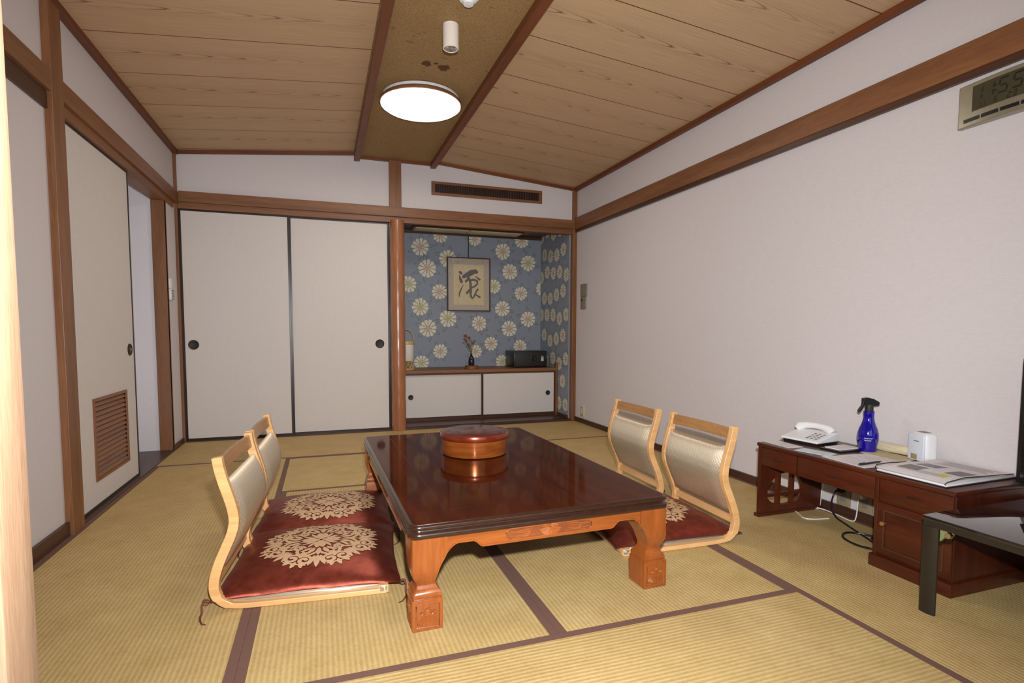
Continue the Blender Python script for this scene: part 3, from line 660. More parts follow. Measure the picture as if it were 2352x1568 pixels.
# casing: arched plan (thicker in the middle), local y is along wall (+y away from viewer)
n = 16; outer = [(-.022-.018*math.sin(PI*i/n), cw-.0-2*cw*i/n) for i in range(n+1)]
b.prism([(0, cw)]+outer+[(0, -cw)], -ch, ch, 'silver', 'Z'); b.obj('casing', v, bevel=.004)
def face(yy): return -.0225-.018*math.sin(PI*(cw-yy)/(2*cw))
b = B(); N = 12
def strip(b, ya, yb, za, zb, key, lift, N=12):
    vs = []; fs = []
    for i in range(N+1):
        y = ya+(yb-ya)*i/N; x = face(y)-lift; vs += [(x, y, za), (x, y, zb)]
    for i in range(N): fs.append((2*i, 2*i+1, 2*i+3, 2*i+2))
    b.add(vs, fs, key)
strip(b, .135, -.155, -.03, .066, 'olive', .0010)
SEG = {'1': 'bc', '5': 'afgcd', '6': 'afgcde', '2': 'abged', '3': 'abgcd', '7': 'abc', '0': 'abcdef', '4': 'fgbc'}
def digit(b, ch_, y, z, w, h, t=.0045, sl=.12):
    """y is the left edge as read from inside the room (reading goes toward -y)"""
    def q(ya, za, yb, zb, wd):
        d = Vector((0, yb-ya, zb-za)).normalized(); nn = Vector((0, -d.z, d.y))*wd/2
        P = [Vector((0, ya, za))+nn, Vector((0, yb, zb))+nn, Vector((0, yb, zb))-nn, Vector((0, ya, za))-nn]
        b.add([(face(p.y)-.0018, p.y-(p.z-z)*sl, p.z) for p in P], [(0, 1, 2, 3)], 'lcdink')
    g = t*.6
    C_ = {'a': (y, z+h, y-w, z+h), 'b': (y-w, z+h-g, y-w, z+h/2+g), 'c': (y-w, z+h/2-g, y-w, z+g), 'd': (y, z, y-w, z), 'e': (y, z+h/2-g, y, z+g), 'f': (y, z+h-g, y, z+h/2+g), 'g': (y-g, z+h/2, y-w+g, z+h/2)}
    for s_ in SEG[ch_]: q(*C_[s_], t)
digit(b, '1', .128, .004, .026, .05, .006); digit(b, '1', .088, .004, .026, .05, .006)
for zz in (.018, .038): q = .003; b.add([(face(.052)-.0018, .052+sy*q, zz+sz*q) for sy, sz in ((1, 1), (-1, 1), (-1, -1), (1, -1))], [(0, 1, 2, 3)], 'lcdink')
digit(b, '5', .042, .004, .026, .05, .006); digit(b, '5', -.004, .004, .026, .05, .006)
digit(b, '1', .112, -.024, .009, .018, .003); digit(b, '1', .098, -.024, .009, .018, .003); digit(b, '6', .056, -.024, .01, .018, .003); digit(b, '2', .012, -.024, .01, .018, .003); digit(b, '3', -.006, -.024, .01, .018, .003)
b.obj('display', v)
b = B()
for i in range(5): strip(b, .165-i*.066, .165-i*.066-.060, -.066, -.052, 'black', .0012, 3)
b.obj('solar_strip', v)
# outlets behind desk
for yy, lab in ((-3.11, 'left beige wall outlet under the desk with a black plug'), (-3.225, 'right beige wall outlet under the desk with a white plug')):
    v = thing('double_outlet', lab, 'outlet', (R, yy, .105), group='outlets under the desk')
    b = B(); b.box(-.007, -.0005, -.038, .038, -.057, .057, 'platebr', .002); b.obj('plate', v)
    b = B(); b.box(-.009, -.007, -.014, .014, -.036, .036, 'grey', .001); b.obj('socket', v)
# ------------------------------------------------------------------ low table
TZ = .335; TW, TL = .93, 1.5
v = thing('low_table', 'large low red-brown lacquered table with carved apron and block feet', 'table', (1.795, -2.7435, .0005), math.radians(1.2))
def rrect(w, l, r, n=6):
    P = []
    for cx, cy, a0 in ((w-r, l-r, 0), (-w+r, l-r, 90), (-w+r, -l+r, 180), (w-r, -l+r, 270)):
        for i in range(n+1):
            a = math.radians(a0+90*i/n); P.append((cx+r*math.cos(a), cy+r*math.sin(a)))
    return P
def rings(b, levels, w, l, r, key, n=6):
    vs = []; m = 4*(n+1)
    for off, z in levels:
        vs += [(x, y, z) for x, y in rrect(w+off, l+off, max(.002, r+off), n)]
    fs = []
    for j in range(len(levels)-1):
        for i in range(m): q = (i+1) % m; fs.append((j*m+i, j*m+q, (j+1)*m+q, (j+1)*m+i))
    b.add(vs, fs, key, True); return m
b = B(); w, l = TW/2, TL/2
rings(b, [(-.03, .288), (-.004, .288), (.003, .293), (.004, .301), (.0, .308), (-.006, .311), (-.007, .314), (-.002, .3165), (.002, .321), (.002, .327), (-.002, .332), (-.010, .3335), (-.013, .3325)], w, l, .032, 'darkwax')
b.obj('edge_moulding', v, sharp=80)
b = B(); P = rrect(w-.012, l-.012, .022); b.prism(P, .30, .3334, 'lacquer', 'Z')
iw, il = w-.135, l-.125
P2 = rrect(iw, il, .001, 1)
for xa, xb, ya, yb in ((-iw-.0012, -iw+.0012, -il, il), (iw-.0012, iw+.0012, -il, il), (-iw, iw, -il-.0012, -il+.0012), (-iw, iw, il-.0012, il+.0012)):
    b.add([(xa, ya, .33352), (xb, ya, .33352), (xb, yb, .33352), (xa, yb, .33352)], [(0, 1, 2, 3)], 'inlay')
b.obj('tabletop', v, sharp=30)
def apron_prof(half):
    """z of lower edge against distance from centre"""
    def z(u):
        e = half-abs(u)             # distance from outer end
        if e < .095: return .205
        if e < .150: t = (e-.095)/.055; return .205+(.262-.205)*math.sin(min(1, t)*PI/2)**.8
        if e < .195: return .262
        if e < .228: t = (e-.195)/.033; return .262-.022*(.5-.5*math.cos(t*PI))
        return .240
    return z
def apron(half, along, off, sgn):
    z = apron_prof(half); N = 90; b = B(); us = [-half+.088+(2*half-.176)*i/N for i in range(N+1)]
    lo = [z(u) for u in us]
    def P(u, d, zz): return (u, sgn*(off+d), zz) if along == 'X' else (sgn*(off+d), u, zz)
    vs = []; fs = []
    for u, q in zip(us, lo): vs += [P(u, .0, .289), P(u, .0, q+.006), P(u, .0035, q+.004), P(u, .0035, q), P(u, -.018, q), P(u, -.018, .289)]
    for i in range(N):
        for k in range(5): fs.append((6*i+k, 6*i+k+1, 6*(i+1)+k+1, 6*(i+1)+k))
    fs += [tuple(range(6)), tuple(6*N+k for k in range(6))]
    b.add(vs, fs, 'tableX' if along == 'X' else 'tableY', True)
    return b
def carve(b, P, y, sgn, along, key):
    """relief curves on apron; P(u,z)"""
    def T(u, z): return (u, sgn*y, z) if along == 'X' else (sgn*y, u, z)
    cz = .2665
    H, Wd = .0195, .155
    out = []
    P0 = [(-Wd, cz-H*.4), (-Wd+.012, cz-H), (Wd-.012, cz-H), (Wd, cz-H*.4), (Wd, cz+H*.4), (Wd-.012, cz+H*.9), (-Wd+.012, cz+H*.9), (-Wd, cz+H*.4)]
    b.add([T(*p) for p in P0], [tuple(range(8))], 'carvebg'); key = 'relief'
    for u, z in ((-Wd, cz-H*.4), (-Wd+.012, cz-H), (Wd-.012, cz-H), (Wd, cz-H*.4), (Wd, cz+H*.4), (Wd-.012, cz+H*.9), (-Wd+.012, cz+H*.9), (-Wd, cz+H*.4), (-Wd, cz-H*.4)): out.append(T(u, z))
    b.tube(out, .0020, key, 6)
    # half chrysanthemum
    for i in range(13):
        a = PI+PI*(i/12) if 1 else 0
        a = math.radians(200+140*i/12); c = (.0, cz+.010)
        p0 = (c[0]+.006*math.cos(a), c[1]+.004*math.sin(a)); p1 = (c[0]+.040*math.cos(a), c[1]+.030*math.sin(a))
        b.tube([T(*p0), T((p0[0]+p1[0])/2, (p0[1]+p1[1])/2), T(*p1)], [.0015, .0034, .0044], key, 6)
    for i in range(7):
        a = math.radians(10+160*i/6); b.tube([T(.004*math.cos(a), cz+.010+.002*math.sin(a)), T(.030*math.cos(a), cz+.010+.009*math.sin(a))], [.0015, .0038], key, 6)
    # water swirls
    for s in (-1, 1):
        sp = []
        for i in range(34):
            t = i/33; a = t*4.2*PI*.62; r = .004+.026*t; sp.append(T(s*(.088+r*1.15*math.cos(a)), cz+.45*r*math.sin(a)*s))
        b.tube(sp, .0019, key, 5)
        for k in range(4):
            b.tube([T(s*(.055+.02*j+.006*k), cz+(.0125-.0030*k)*(1 if k % 2 else -1)+.0025*math.sin(j*1.3+k)) for j in range(5)], .0015, key, 5)
ax_list = []
for along, half, off in (('X', w-.004, l-.010), ('Y', l-.004, w-.010)):
    for s in (-1, 1):
        a = apron(half, along, off, s).obj('apron', v, sharp=50)
        b = B(); carve(b, None, off+.0005, s, along, 'tableX'); b.obj('carved_panel', a)
# legs
LV = [(0, .002, .093), (.003, 0, .0955), (.094, 0, .0955), (.097, .001, .094), (.100, .006, .089), (.103, .004, .092), (.111, .003, .093), (.119, .006, .090), (.127, .014, .082), (.137, .017, .077), (.148, .014, .075), (.158, .008, .077), (.172, .003, .081), (.19, .0, .086), (.207, 0, .094), (.222, 0, .104), (.240, .0, .112), (.262, .0, .112), (.288, .0, .112)]
for sx in (-1, 1):
    for sy in (-1, 1):
        b = B(); vs = []; fs = []; m = 8
        for z, o, i in LV:
            A = w-.004-o; Bq = w-.004-i; A2 = l-.004-o; B2 = l-.004-i; c = .008 if z > .106 else .002
            if z > .2: c = .012
            ring = [(Bq, B2), (A-.0, B2), (A, A2-c), (A-c*.3, A2-c*.3), (A-c, A2), (Bq, A2)]
            vs += [(sx*x, sy*y, z) for x, y in ring]
        m = 6
        for j in range(len(LV)-1):
            for q in range(m): r_ = (q+1) % m; fs.append((j*m+q, j*m+r_, (j+1)*m+r_, (j+1)*m+q))
        fs += [tuple(range(m)), tuple((len(LV)-1)*m+q for q in range(m))]
        b.add(vs, fs, 'tableZ', True); lg = b.obj('leg', v, sharp=28)
        # carved relief on the foot: panel frame, waves and pine fans, on both outer faces
        b = B()
        for face_ in (0, 1):
            def T(u, z, d=0):   # u: 0..0.0955 from outer corner inward
                if face_ == 0: return (sx*(w-.004-u), sy*(l-.004+.0005+d), z)
                return (sx*(w-.004+.0005+d), sy*(l-.004-u), z)
            b.tube([T(.012, .012), T(.083, .012), T(.083, .084), T(.012, .084), T(.012, .012)], .002, 'tableX', 6)
            for k, rr in enumerate((.040, .033, .026, .019)):
                b.tube([T(.0475+rr*math.cos(t)*.85, .015+rr*.78*math.sin(t)) for t in [PI*i/14 for i in range(15)]], .0016, 'tableX', 5)
            for cx, cz_, n in ((.033, .056, 5), (.050, .066, 6), (.066, .055, 5)):
                for i in range(n):
                    a = PI*(.12+.76*i/(n-1)); b.tube([T(cx, cz_), T(cx+.010*math.cos(a), cz_+.009*math.sin(a))], [.0014, .0038], 'tableX', 6)
                b.tube([T(cx-.006, cz_-.004), T(cx, cz_), T(cx+.007, cz_-.003)], .0015, 'tableX', 5)
        b.obj('foot_carving', lg)
# lidded box on the table
v = thing('round_lidded_box', 'round bronze-brown lacquer box with a dark red lid on the low table', 'box', (1.797, -2.583, .3345))
b = B(); b.lathe([(0, 0), (.148, 0), (.154, .004), (.156, .03), (.156, .082), (0, .082)], 'bronze', n=64); b.obj('body', v)
b = B(); b.lathe([(.1565, .078), (.163, .078), (.1645, .082), (.1645, .098), (.160, .107), (.150, .1095), (.0, .1105)], 'boxlid', n=64); b.lathe([(.150, .079), (.1648, .079), (.1655, .082), (.1655, .104), (.164, .106), (.150, .106)], 'lidside', n=64); b.obj('lid', v)
# ------------------------------------------------------------------ floor chairs (local: back at x=0, seat toward +x, width along y)
CW = .235
PR = [(.56, .010), (.40, .010), (.20, .010), (.085, .011), (.045, .019), (.018, .042), (.008, .075), (.012, .115), (.028, .165), (.050, .215), (.070, .262), (.077, .300), (.072, .340), (.060, .385), (.046, .430), (.034, .480), (.030, .512)]
def smooth(pts, it=2):
    for _ in range(it):
        q = [pts[0]]
        for a, c in zip(pts[:-1], pts[1:]): q += [(a[0]*.75+c[0]*.25, a[1]*.75+c[1]*.25), (a[0]*.25+c[0]*.75, a[1]*.25+c[1]*.75)]
        q.append(pts[-1]); pts = q
    return pts
PS = smooth(PR)
def at_z(z):
    for a, c in zip(PR[4:-1], PR[5:]):
        if a[1] <= z <= c[1]: t = (z-a[1])/(c[1]-a[1]); return a[0]+(c[0]-a[0])*t
    return PR[-1][0]
def make_chair(label):
    v = thing('floor_chair', label, 'chair', group='legless floor chairs round the low table')
    for s in (-1, 1):
        y0_, y1_ = sorted((s*(CW+.002), s*(CW-.024))); b = B(); b.sweep(PS, 0, [.018 if p[1] < .016 else (.031 if p[1] > .04 else .024) for p in PS], y0_, y1_, 'beechX'); b.obj('side_frame', v, bevel=.003, sharp=60)
    # top rail, slightly bowed backward
    b = B(); N = 12; vs = []; fs = []
    for i in range(N+1):
        y = -CW+.02+(2*CW-.04)*i/N; bow = -.010*math.cos(PI*(i/N-.5))
        xa, xb = at_z(.500), at_z(.455)
        vs += [(xa-.006+bow, y, .502), (xa+.006+bow, y, .502), (xb+.006+bow, y, .455), (xb-.006+bow, y, .455)]
    for i in range(N):
        for k in range(4): fs.append((4*i+k, 4*i+(k+1) % 4, 4*i+4+(k+1) % 4, 4*i+4+k))
    fs += [(0, 1, 2, 3), (4*N, 4*N+1, 4*N+2, 4*N+3)]
    b.add(vs, fs, 'railwood', True); b.obj('top_rail', v, bevel=.002)
    # padded back
    b = B(); zs = [.125+(.425-.125)*i/22 for i in range(23)]; vs = []; fs = []; NY = 14
    for side in (1, -1):
        for z in zs:
            e = (z-.125)/.3; pz = (1-abs(2*e-1)**6)**.5 if 0 < e < 1 else 0
            for j in range(NY+1):
                t = 2*j/NY-1; y = t*(CW-.020); py = (1-abs(t)**8)**.5 if abs(t) < 1 else 0
                th = .005+.021*pz*py if side > 0 else .004+.004*pz
                vs.append((at_z(z)+side*th, y, z))
    n1 = len(zs)*(NY+1)
    for q in (0, 1):
        for i in range(len(zs)-1):
            for j in range(NY): a = q*n1+i*(NY+1)+j; fs.append((a, a+1, a+NY+2, a+NY+1))
    for i in range(len(zs)-1):
        for j in (0, NY): a = i*(NY+1)+j; fs.append((a, a+NY+1, a+NY+1+n1, a+n1))
    for j in range(NY):
        for i in (0, len(zs)-1): a = i*(NY+1)+j; fs.append((a, a+1, a+1+n1, a+n1))
    b.add(vs, fs, 'brocade', True); b.obj('back_pad', v, sharp=50)
    b = B(); b.box(at_z(.09)-.008, at_z(.09)+.008, -CW+.02, CW-.02, .078, .108, 'beechY'); b.obj('lower_rail', v, bevel=.002)
    b = B(); b.box(.045, .548, -CW+.021, CW-.021, .010, .028, 'brocade', .006); b.obj('seat_pad', v)
    b = B(); b.box(.535, .565, -CW-.003, CW+.003, .006, .031, 'brocade', .006)
    for s in (-1, 1): b.box(.533, .567, *sorted((s*(CW+.001), s*(CW-.022))), .005, .032, 'beechX')
    b.obj('front_bar', v)
    return v
c0 = make_chair('pale wood floor chair nearest on the left side of the low table')
c0.location = (.766, -2.928, 0); c0.rotation_euler = (0, 0, math.radians(-5.0))
dup(c0, (.797, -2.432, 0), math.radians(-3.0), 'pale wood floor chair on the left side, behind the nearest left one')
dup(c0, (2.828, -2.992, 0), math.radians(180-2.0), 'pale wood floor chair nearest on the right side of the low table')
dup(c0, (2.832, -2.425, 0), math.radians(180-2.0), 'far right floor chair, partly hidden by the low table and the chair before it')
# cushions
def make_cushion(label, seed=1):
    v = thing('seat_cushion', label, 'cushion', group='maroon seat cushions on the floor chairs')
    hx, hy, h = .312, .312, .060; rnd = random.Random(seed)
    def ztop(u, t):
        p = max(0, (1-abs(u)**2.8))*max(0, (1-abs(t)**2.8)); return .034+h*p**.6
    def xy(u, t):
        k = 1-.055*(1-t*t); k2 = 1-.055*(1-u*u); return u*hx*k, t*hy*k2
    N = 36; b = B(); vs = []; fs = []
    for side in (0, 1):
        for i in range(N+1):
            for j in range(N+1):
                u, t = 2*i/N-1, 2*j/N-1; u = math.copysign(1-(1-abs(u))**1.4, u); t = math.copysign(1-(1-abs(t))**1.4, t)
                x, y = xy(u, t); p = max(0, (1-abs(u)**3))*max(0, (1-abs(t)**3))
                wr = .0025*math.sin(u*9+t*4)*math.sin(t*11)*(1-p)
                vs.append((x, y, ztop(u, t)+wr if side == 0 else .033-.003*p))
    n1 = (N+1)**2
    for q in (0, 1):
        for i in range(N):
            for j in range(N): a = q*n1+i*(N+1)+j; fs.append((a, a+1, a+N+2, a+N+1))
    for i in range(N):
        for a, c in ((i*(N+1), (i+1)*(N+1)), (i*(N+1)+N, (i+1)*(N+1)+N), (i, i+1), (N*(N+1)+i, N*(N+1)+i+1)): fs.append((a, c, c+n1, a+n1))
    b.add(vs, fs, 'satin', True)
    def inv(x, y):
        u, t = x/hx, y/hy
        for _ in range(4): u, t = x/hx/(1-.055*(1-t*t)), y/hy/(1-.055*(1-u*u))
        return u, t
    Rm = .221
    lay = [0]
    def fn(x, y):
        X, Y = x*Rm+.014, y*Rm; u, t = inv(X, Y); return (X, Y, ztop(u, t)+.0012+(lift_[0] % 60)*.00001)
    def rib(pts): stroke(b, pts, 'gold', 0, fn); lay[0] = (lay[0]+1) % 12
    def spiral(cx, cy, r0, r1, a0, turns, w0, w1, sg=1, n=16):
        rib([(cx+(r0+(r1-r0)*i/n)*math.cos(a0+sg*turns*2*PI*i/n), cy+(r0+(r1-r0)*i/n)*math.sin(a0+sg*turns*2*PI*i/n), w0+(w1-w0)*i/n) for i in range(n+1)])
    def petal(a, ra, rb, wd, key='gold', bend=0):
        rib([((ra+(rb-ra)*q)*math.cos(a+bend*q), (ra+(rb-ra)*q)*math.sin(a+bend*q), wd*math.sin(PI*(.12+.80*q))) for q in [i/7 for i in range(8)]])
    for k in range(4):      # centre flower: petals split by a dark slit
        a = k*PI/2
        petal(a+.20, .05, .33, .068, bend=-.06); petal(a-.20, .05, .33, .068, bend=.06)
        for s in (-1, 1): petal(a+PI/4+s*.14, .12, .36, .03, bend=s*.1)
        spiral(.47*math.cos(a+PI/4), .47*math.sin(a+PI/4), .10, .03, a+PI, 1.2, .022, .03, 1)
        for s in (-1, 1): petal(a+PI/4+s*.42, .36, .56, .036, bend=-s*.2)
        # inner leafy crown on the axes
        for d, rb in ((0, .62), (-.22, .58), (.22, .58)): petal(a+d, .37, rb, .044, bend=d*.3)
    for k in range(8):
        a = k*PI/4
        for d, rb, wd in ((0, .97, .048), (-.12, .93, .042), (.12, .93, .042)): petal(a+d*.6, .66, rb, wd, bend=d*.6)
        for s in (-1, 1):
            c_ = a+s*.26
            spiral(.80*math.cos(c_), .80*math.sin(c_), .135, .035, a+s*2.6, 1.25, .026, .036, s, 20)
            rib([(.50*math.cos(a+s*.05), .50*math.sin(a+s*.05), .02), (.57*math.cos(a+s*.12), .57*math.sin(a+s*.12), .03), (.64*math.cos(a+s*.24), .64*math.sin(a+s*.24), .028), (.66*math.cos(a+s*.36), .66*math.sin(a+s*.36), .034)])
            petal(a+s*.30, .54, .68, .036, bend=s*.25)
        m = a+PI/8
        for d in (-.11, 0, .11): petal(m+d, .88, 1.03 if d == 0 else 1.0, .040, bend=d*.4)
        petal(m, .60, .74, .052)
        rib([(.93*math.cos(m+q), .93*math.sin(m+q), .018) for q in (-.2, -.1, 0, .1, .2)])
    b.obj('cover', v, sharp=70)
    for i, (sx, sy) in enumerate(((-1, -1), (1, -1))):
        b = B(); x, y = sx*hx, sy*hy
        b.tube([(x, y, .040), (x+sx*.008, y-.010, .045), (x+sx*.014, y-.016, .034), (x+sx*.012, y-.026, .012), (x+sx*.014, y-.040, .004), (x+sx*.008-.0, y-.060, .0035), (x-sx*.002, y-.082, .0035), (x-sx*.016, y-.090, .0035)], [.002, .003, .003, .0035, .0035, .003, .0025, .0015], 'cord', 6)
        b.tube([(x+sx*.004+.010*math.cos(t), y-.010+.0*math.sin(t), .040+.008*math.sin(t)) for t in [2*PI*i/10 for i in range(11)]], .0016, 'cord', 5)
        b.obj('corner_cord', v)
    return v
q0 = make_cushion('maroon cushion with a pale gold medallion on the nearest left floor chair'); q0.location = (1.074, -2.872, 0); q0.rotation_euler = (0, 0, math.radians(-5))
dup(q0, (1.112, -2.362, -.0), math.radians(-4), 'maroon medallion cushion behind the nearest left one, touching the table edge')
dup(q0, (2.552, -2.895, 0), math.radians(180-2), 'maroon cushion on the nearest right floor chair, half under the table')
# ------------------------------------------------------------------ desk
DX, DT = 3.158, .372
v = thing('low_desk', 'low red-brown desk with drawers and a cupboard along the right wall', 'desk', (DX, -2.975, .0005))
LN, DD = .895, R-.004-DX-.014
b = B(); b.box(-.006, DD, -LN-.004, .006, DT-.018, DT, 'roseY', .004); b.obj('desktop', v)
# end panel with arched fretwork
def fret_panel():
    b = B(); ya, yb = -.022, 0.0
    # plate built as strips around 6 openings
    X0, X1, Z0, Z1 = 0.0, DD, .0, DT-.018
    cols = [(.045, .110), (.128, .200), (.216, .275)]   # opening x spans
    def top(x): t = (x-.16)/.118; return .105+.105*max(0, 1-t*t)**.5
    def bot(x): t = (x-.16)/.118; return .105-.058*max(0, 1-t*t)**.5 if abs(t) < 1 else .105
    N = 60
    import bisect
    xs = sorted(set([X0, X1, .042, .278]+[c for cc in cols for c in cc]+[.042+.236*i/48 for i in range(49)]))
    def solid(x0_, x1_, z0a, z1a, z0b, z1b):
        vs = [(x0_, ya, z0a), (x0_, ya, z1a), (x1_, ya, z1b), (x1_, ya, z0b), (x0_, yb, z0a), (x0_, yb, z1a), (x1_, yb, z1b), (x1_, yb, z0b)]
        b.add(vs, [(0, 1, 2, 3), (7, 6, 5, 4), (0, 4, 5, 1), (1, 5, 6, 2), (2, 6, 7, 3), (3, 7, 4, 0)], 'roseZ')
    for xa, xb in zip(xs[:-1], xs[1:]):
        m = (xa+xb)/2; op = any(c[0]-1e-6 <= m <= c[1]+1e-6 for c in cols) and .042 < m < .278
        if not op: solid(xa, xb, Z0, Z1, Z0, Z1); continue
        solid(xa, xb, Z0, bot(xa), Z0, bot(xb)); solid(xa, xb, top(xa), Z1, top(xb), Z1)
        solid(xa, xb, max(bot(xa), .094), min(top(xa), .110), max(bot(xb), .094), min(top(xb), .110)) if top(m) > .112 else None
    b.box(-.012, DD, -.026, .006, 0, .016, 'roseX')
    return b
fret_panel().obj('end_panel', v)
# drawers
b = B(); b.box(.010, DD, -.60, -.02, DT-.105, DT-.018, 'roseY'); b.obj('drawer_case', v)
def drawer(ya, yb, z0, z1):
    b = B(); b.box(.0, .012, ya+.002, yb-.002, z0, z1, 'roseY', .002); d = b.obj('drawer', v)
    b = B(); m = (ya+yb)/2; b.box(-.0035, .001, m-.026, m+.026, (z0+z1)/2-.008, (z0+z1)/2+.008, 'roseX', .0015); b.box(-.0045, -.003, m-.022, m+.022, (z0+z1)/2-.004, (z0+z1)/2+.004, 'darkwax'); b.obj('recessed_handle', d)
drawer(-.232, -.020, .262, .352); drawer(-.610, -.236, .262, .352); drawer(-.892, -.625, .268, .352)
b = B(); ya, yb = -.895, -.615
b.box(.008, DD, ya, yb, .0, DT-.018, 'roseZ'); b.box(-.002, .012, yb-.010, yb+.004, .04, DT-.018, 'roseZ'); b.obj('pedestal', v, bevel=.002)
b = B(); b.box(-.014, DD, ya-.010, yb+.012, 0, .048, 'roseY', .003); b.obj('plinth', v)
b = B(); z0, z1 = .056, .258
b.box(-.002, .010, ya+.002, yb-.010, z0, z1, 'roseY', .002)
m_ = .030
for a in ((ya+.002+m_-.006, ya+.002+m_, z0+m_-.006, z1-m_+.006), (yb-.010-m_, yb-.010-m_+.006, z0+m_-.006, z1-m_+.006)): b.box(-.0045, -.001, a[0], a[1], a[2], a[3], 'darkY')
for a in ((z0+m_-.006, z0+m_), (z1-m_, z1-m_+.006)): b.box(-.0045, -.001, ya+.002+m_, yb-.010-m_, a[0], a[1], 'darkY')
d = b.obj('cupboard_door', v)
b = B(); b.lathe([(0, -.024), (.007, -.024), (.009, -.021), (.007, -.012), (.004, -.002), (0, -.002)], 'brass', (0, yb-.042, .182), 16, 'X'); b.obj('knob', d)
# ---- things on the desk
DZ = DT+.0004
def put(x, y, z=DZ): return (x, y, z)
def sheet(name, label, x, y, rz, w_, l_, key='paper', z=DZ, th=.0012, lines=8, curl=0, group=None):
    o = thing(name, label, 'paper', (x, y, z), rz, group)
    b = B(); b.box(-w_/2, w_/2, -l_/2, l_/2, 0, th, key)
    r_ = random.Random(int(x*1000+y*100))
    for i in range(lines):
        xx = -w_/2+w_*(i+1)/(lines+1); a_ = -l_/2+.02; e_ = l_/2-.02-r_.random()*l_*.4
        b.add([(xx-.0012, a_, th+.0002), (xx+.0012, a_, th+.0002), (xx+.0012, e_, th+.0002), (xx-.0012, e_, th+.0002)], [(0, 1, 2, 3)], 'textink')
    b.obj('printed_sheet', o); return o
# telephone, body long axis along x
v = thing('telephone', 'white desk telephone with its handset on the cradle', 'telephone', put(3.405, -3.045), math.radians(8))
b = B(); b.prism([(-.085, .012), (.085, .012), (.085, .052), (.06, .054), (-.085, .022)], -.102, .094, 'white', 'Y'); b.obj('base', v, bevel=.005)
b = B(); b.box(-.075, .08, -.092, .085, 0, .0125, 'black'); b.obj('foot_plate', v)
b = B(); b.box(-.06, .045, .025, .088, 0, .003, 'white')
for i in range(4):
    for j in range(3): b.box(-.058+i*.022, -.045+i*.022, -.078+j*.022, -.064+j*.022, 0, .004, 'grey', .001)
kp = b.obj('keypad', v, rot=(0, math.radians(-12), 0)); kp.location = (0, 0, .0375)
b = B(); b.tube([(.045, .090, .052), (.048, .080, .066), (.052, .045, .075), (.055, .0, .077), (.052, -.045, .074), (.048, -.080, .064), (.045, -.094, .052)], [.020, .022, .017, .0155, .017, .022, .021], 'white', 12); b.obj('handset', v)
# spray bottle
v = thing('spray_bottle', 'cobalt blue spray bottle with a black trigger head on the desk', 'spray bottle', put(3.478, -3.300), math.radians(158))
b = B(); b.lathe([(0, 0), (.033, 0), (.036, .004), (.037, .02), (.0375, .03), (.041, .045), (.0435, .064), (.0425, .084), (.037, .106), (.029, .126), (.0235, .144), (.0215, .160), (.022, .178), (.023, .186), (0, .186)], 'cobalt', n=40); b.obj('bottle', v)
def script(b, y0_, z0_, w_, n, rr):
    pts = [(-.0, 0, 0)]
b = B()
for row, (zz, hw_) in enumerate(((.066, .5), (.056, .42))):
    P = []
    for i in range(40):
        a = .72+hw_*1.5*i/39; r_ = .0440 if zz > .06 else .0430
        P.append((r_*math.cos(a), r_*math.sin(a), zz+.0022*math.sin(i*1.5)+.001*math.sin(i*.7)))
    b.tube(P, .0007, 'white', 4)
b.obj('white_lettering', v)
b = B(); b.lathe([(0, .184), (.0165, .184), (.0175, .188), (.0170, .214), (.015, .22), (0, .22)], 'blackm', n=20)
b.prism([(-.041, .229), (-.040, .213), (-.018, .211), (.018, .211), (.030, .234), (.032, .246), (.010, .250), (-.015, .244)], -.011, .011, 'black', 'Y'); h_ = b.obj('trigger_head', v, bevel=.003)
b = B(); b.prism([(.016, .228), (.031, .236), (.034, .214), (.051, .188), (.045, .180), (.034, .194), (.022, .216)], -.007, .007, 'black', 'Y'); b.obj('trigger', h_, bevel=.002)
# notepad tray
v = thing('memo_tray', 'black memo tray between the telephone and the blue bottle', 'tray', put(3.405, -3.232), math.radians(2))
b = B(); b.box(-.085, .085, -.058, .050, 0, .007, 'black', .002); b.obj('tray', v)
v = tag(B().box(-.060, .066, -.040, .038, 0, .004, 'paper').obj('memo_pad', loc=(3.400, -3.232, DZ+.0072), rot=(0, 0, math.radians(2))), 'blank white memo pad lying in the black tray', 'notepad')
sheet('leaflet', 'printed white leaflet at the front left corner of the desk', 3.232, -3.055, math.radians(-3), .085, .16, lines=5)
sheet('leaflet', 'pale blue leaflet overhanging the desk edge by the memo tray', 3.225, -3.245, math.radians(14), .085, .15, 'paperblu', z=DZ+.0016, lines=3)
sheet('printed_notice', 'wide printed notice sheet under the black pen', 3.325, -3.432, math.radians(-4), .30, .21, lines=12)
sheet('printed_notice', 'pale brownish notice sheet lying behind the pen near the cream roll', 3.475, -3.405, math.radians(-2), .12, .19, 'cream', z=DZ+.0016, lines=5)
v = thing('pen', 'black pen lying on the printed notice', 'pen', (3.258, -3.487, DZ+.0058), math.radians(5))
b = B(); b.lathe([(0, -.080), (.003, -.078), (.0042, -.06), (.0042, .05), (.003, .058), (.001, .068), (0, .069)], 'black', n=12, axis='X'); b.obj('barrel', v)
b = B(); b.box(-.078, -.04, -.0008, .0008, .004, .0062, 'blackm'); b.obj('clip', v)
v = thing('cream_roll', 'cream vinyl roll lying along the wall behind the notices', 'roll', put(3.548, -3.345, DZ+.001), 0)
b = B(); prof = [(0, -.115), (.018, -.115), (.020, -.108), (.021, -.05), (.0225, .0), (.0215, .05), (.0215, .105), (.019, .112), (0, .113)]; b.lathe(prof, 'creamroll', (0, 0, .0225), 24, 'Y'); b.obj('roll_body', v)
b = B(); b.tube([(-.022, -.10, .018), (-.0235, -.04, .028), (-.0225, .03, .030), (-.021, .09, .022)], .0014, 'creamroll', 6); b.obj('seam', v)
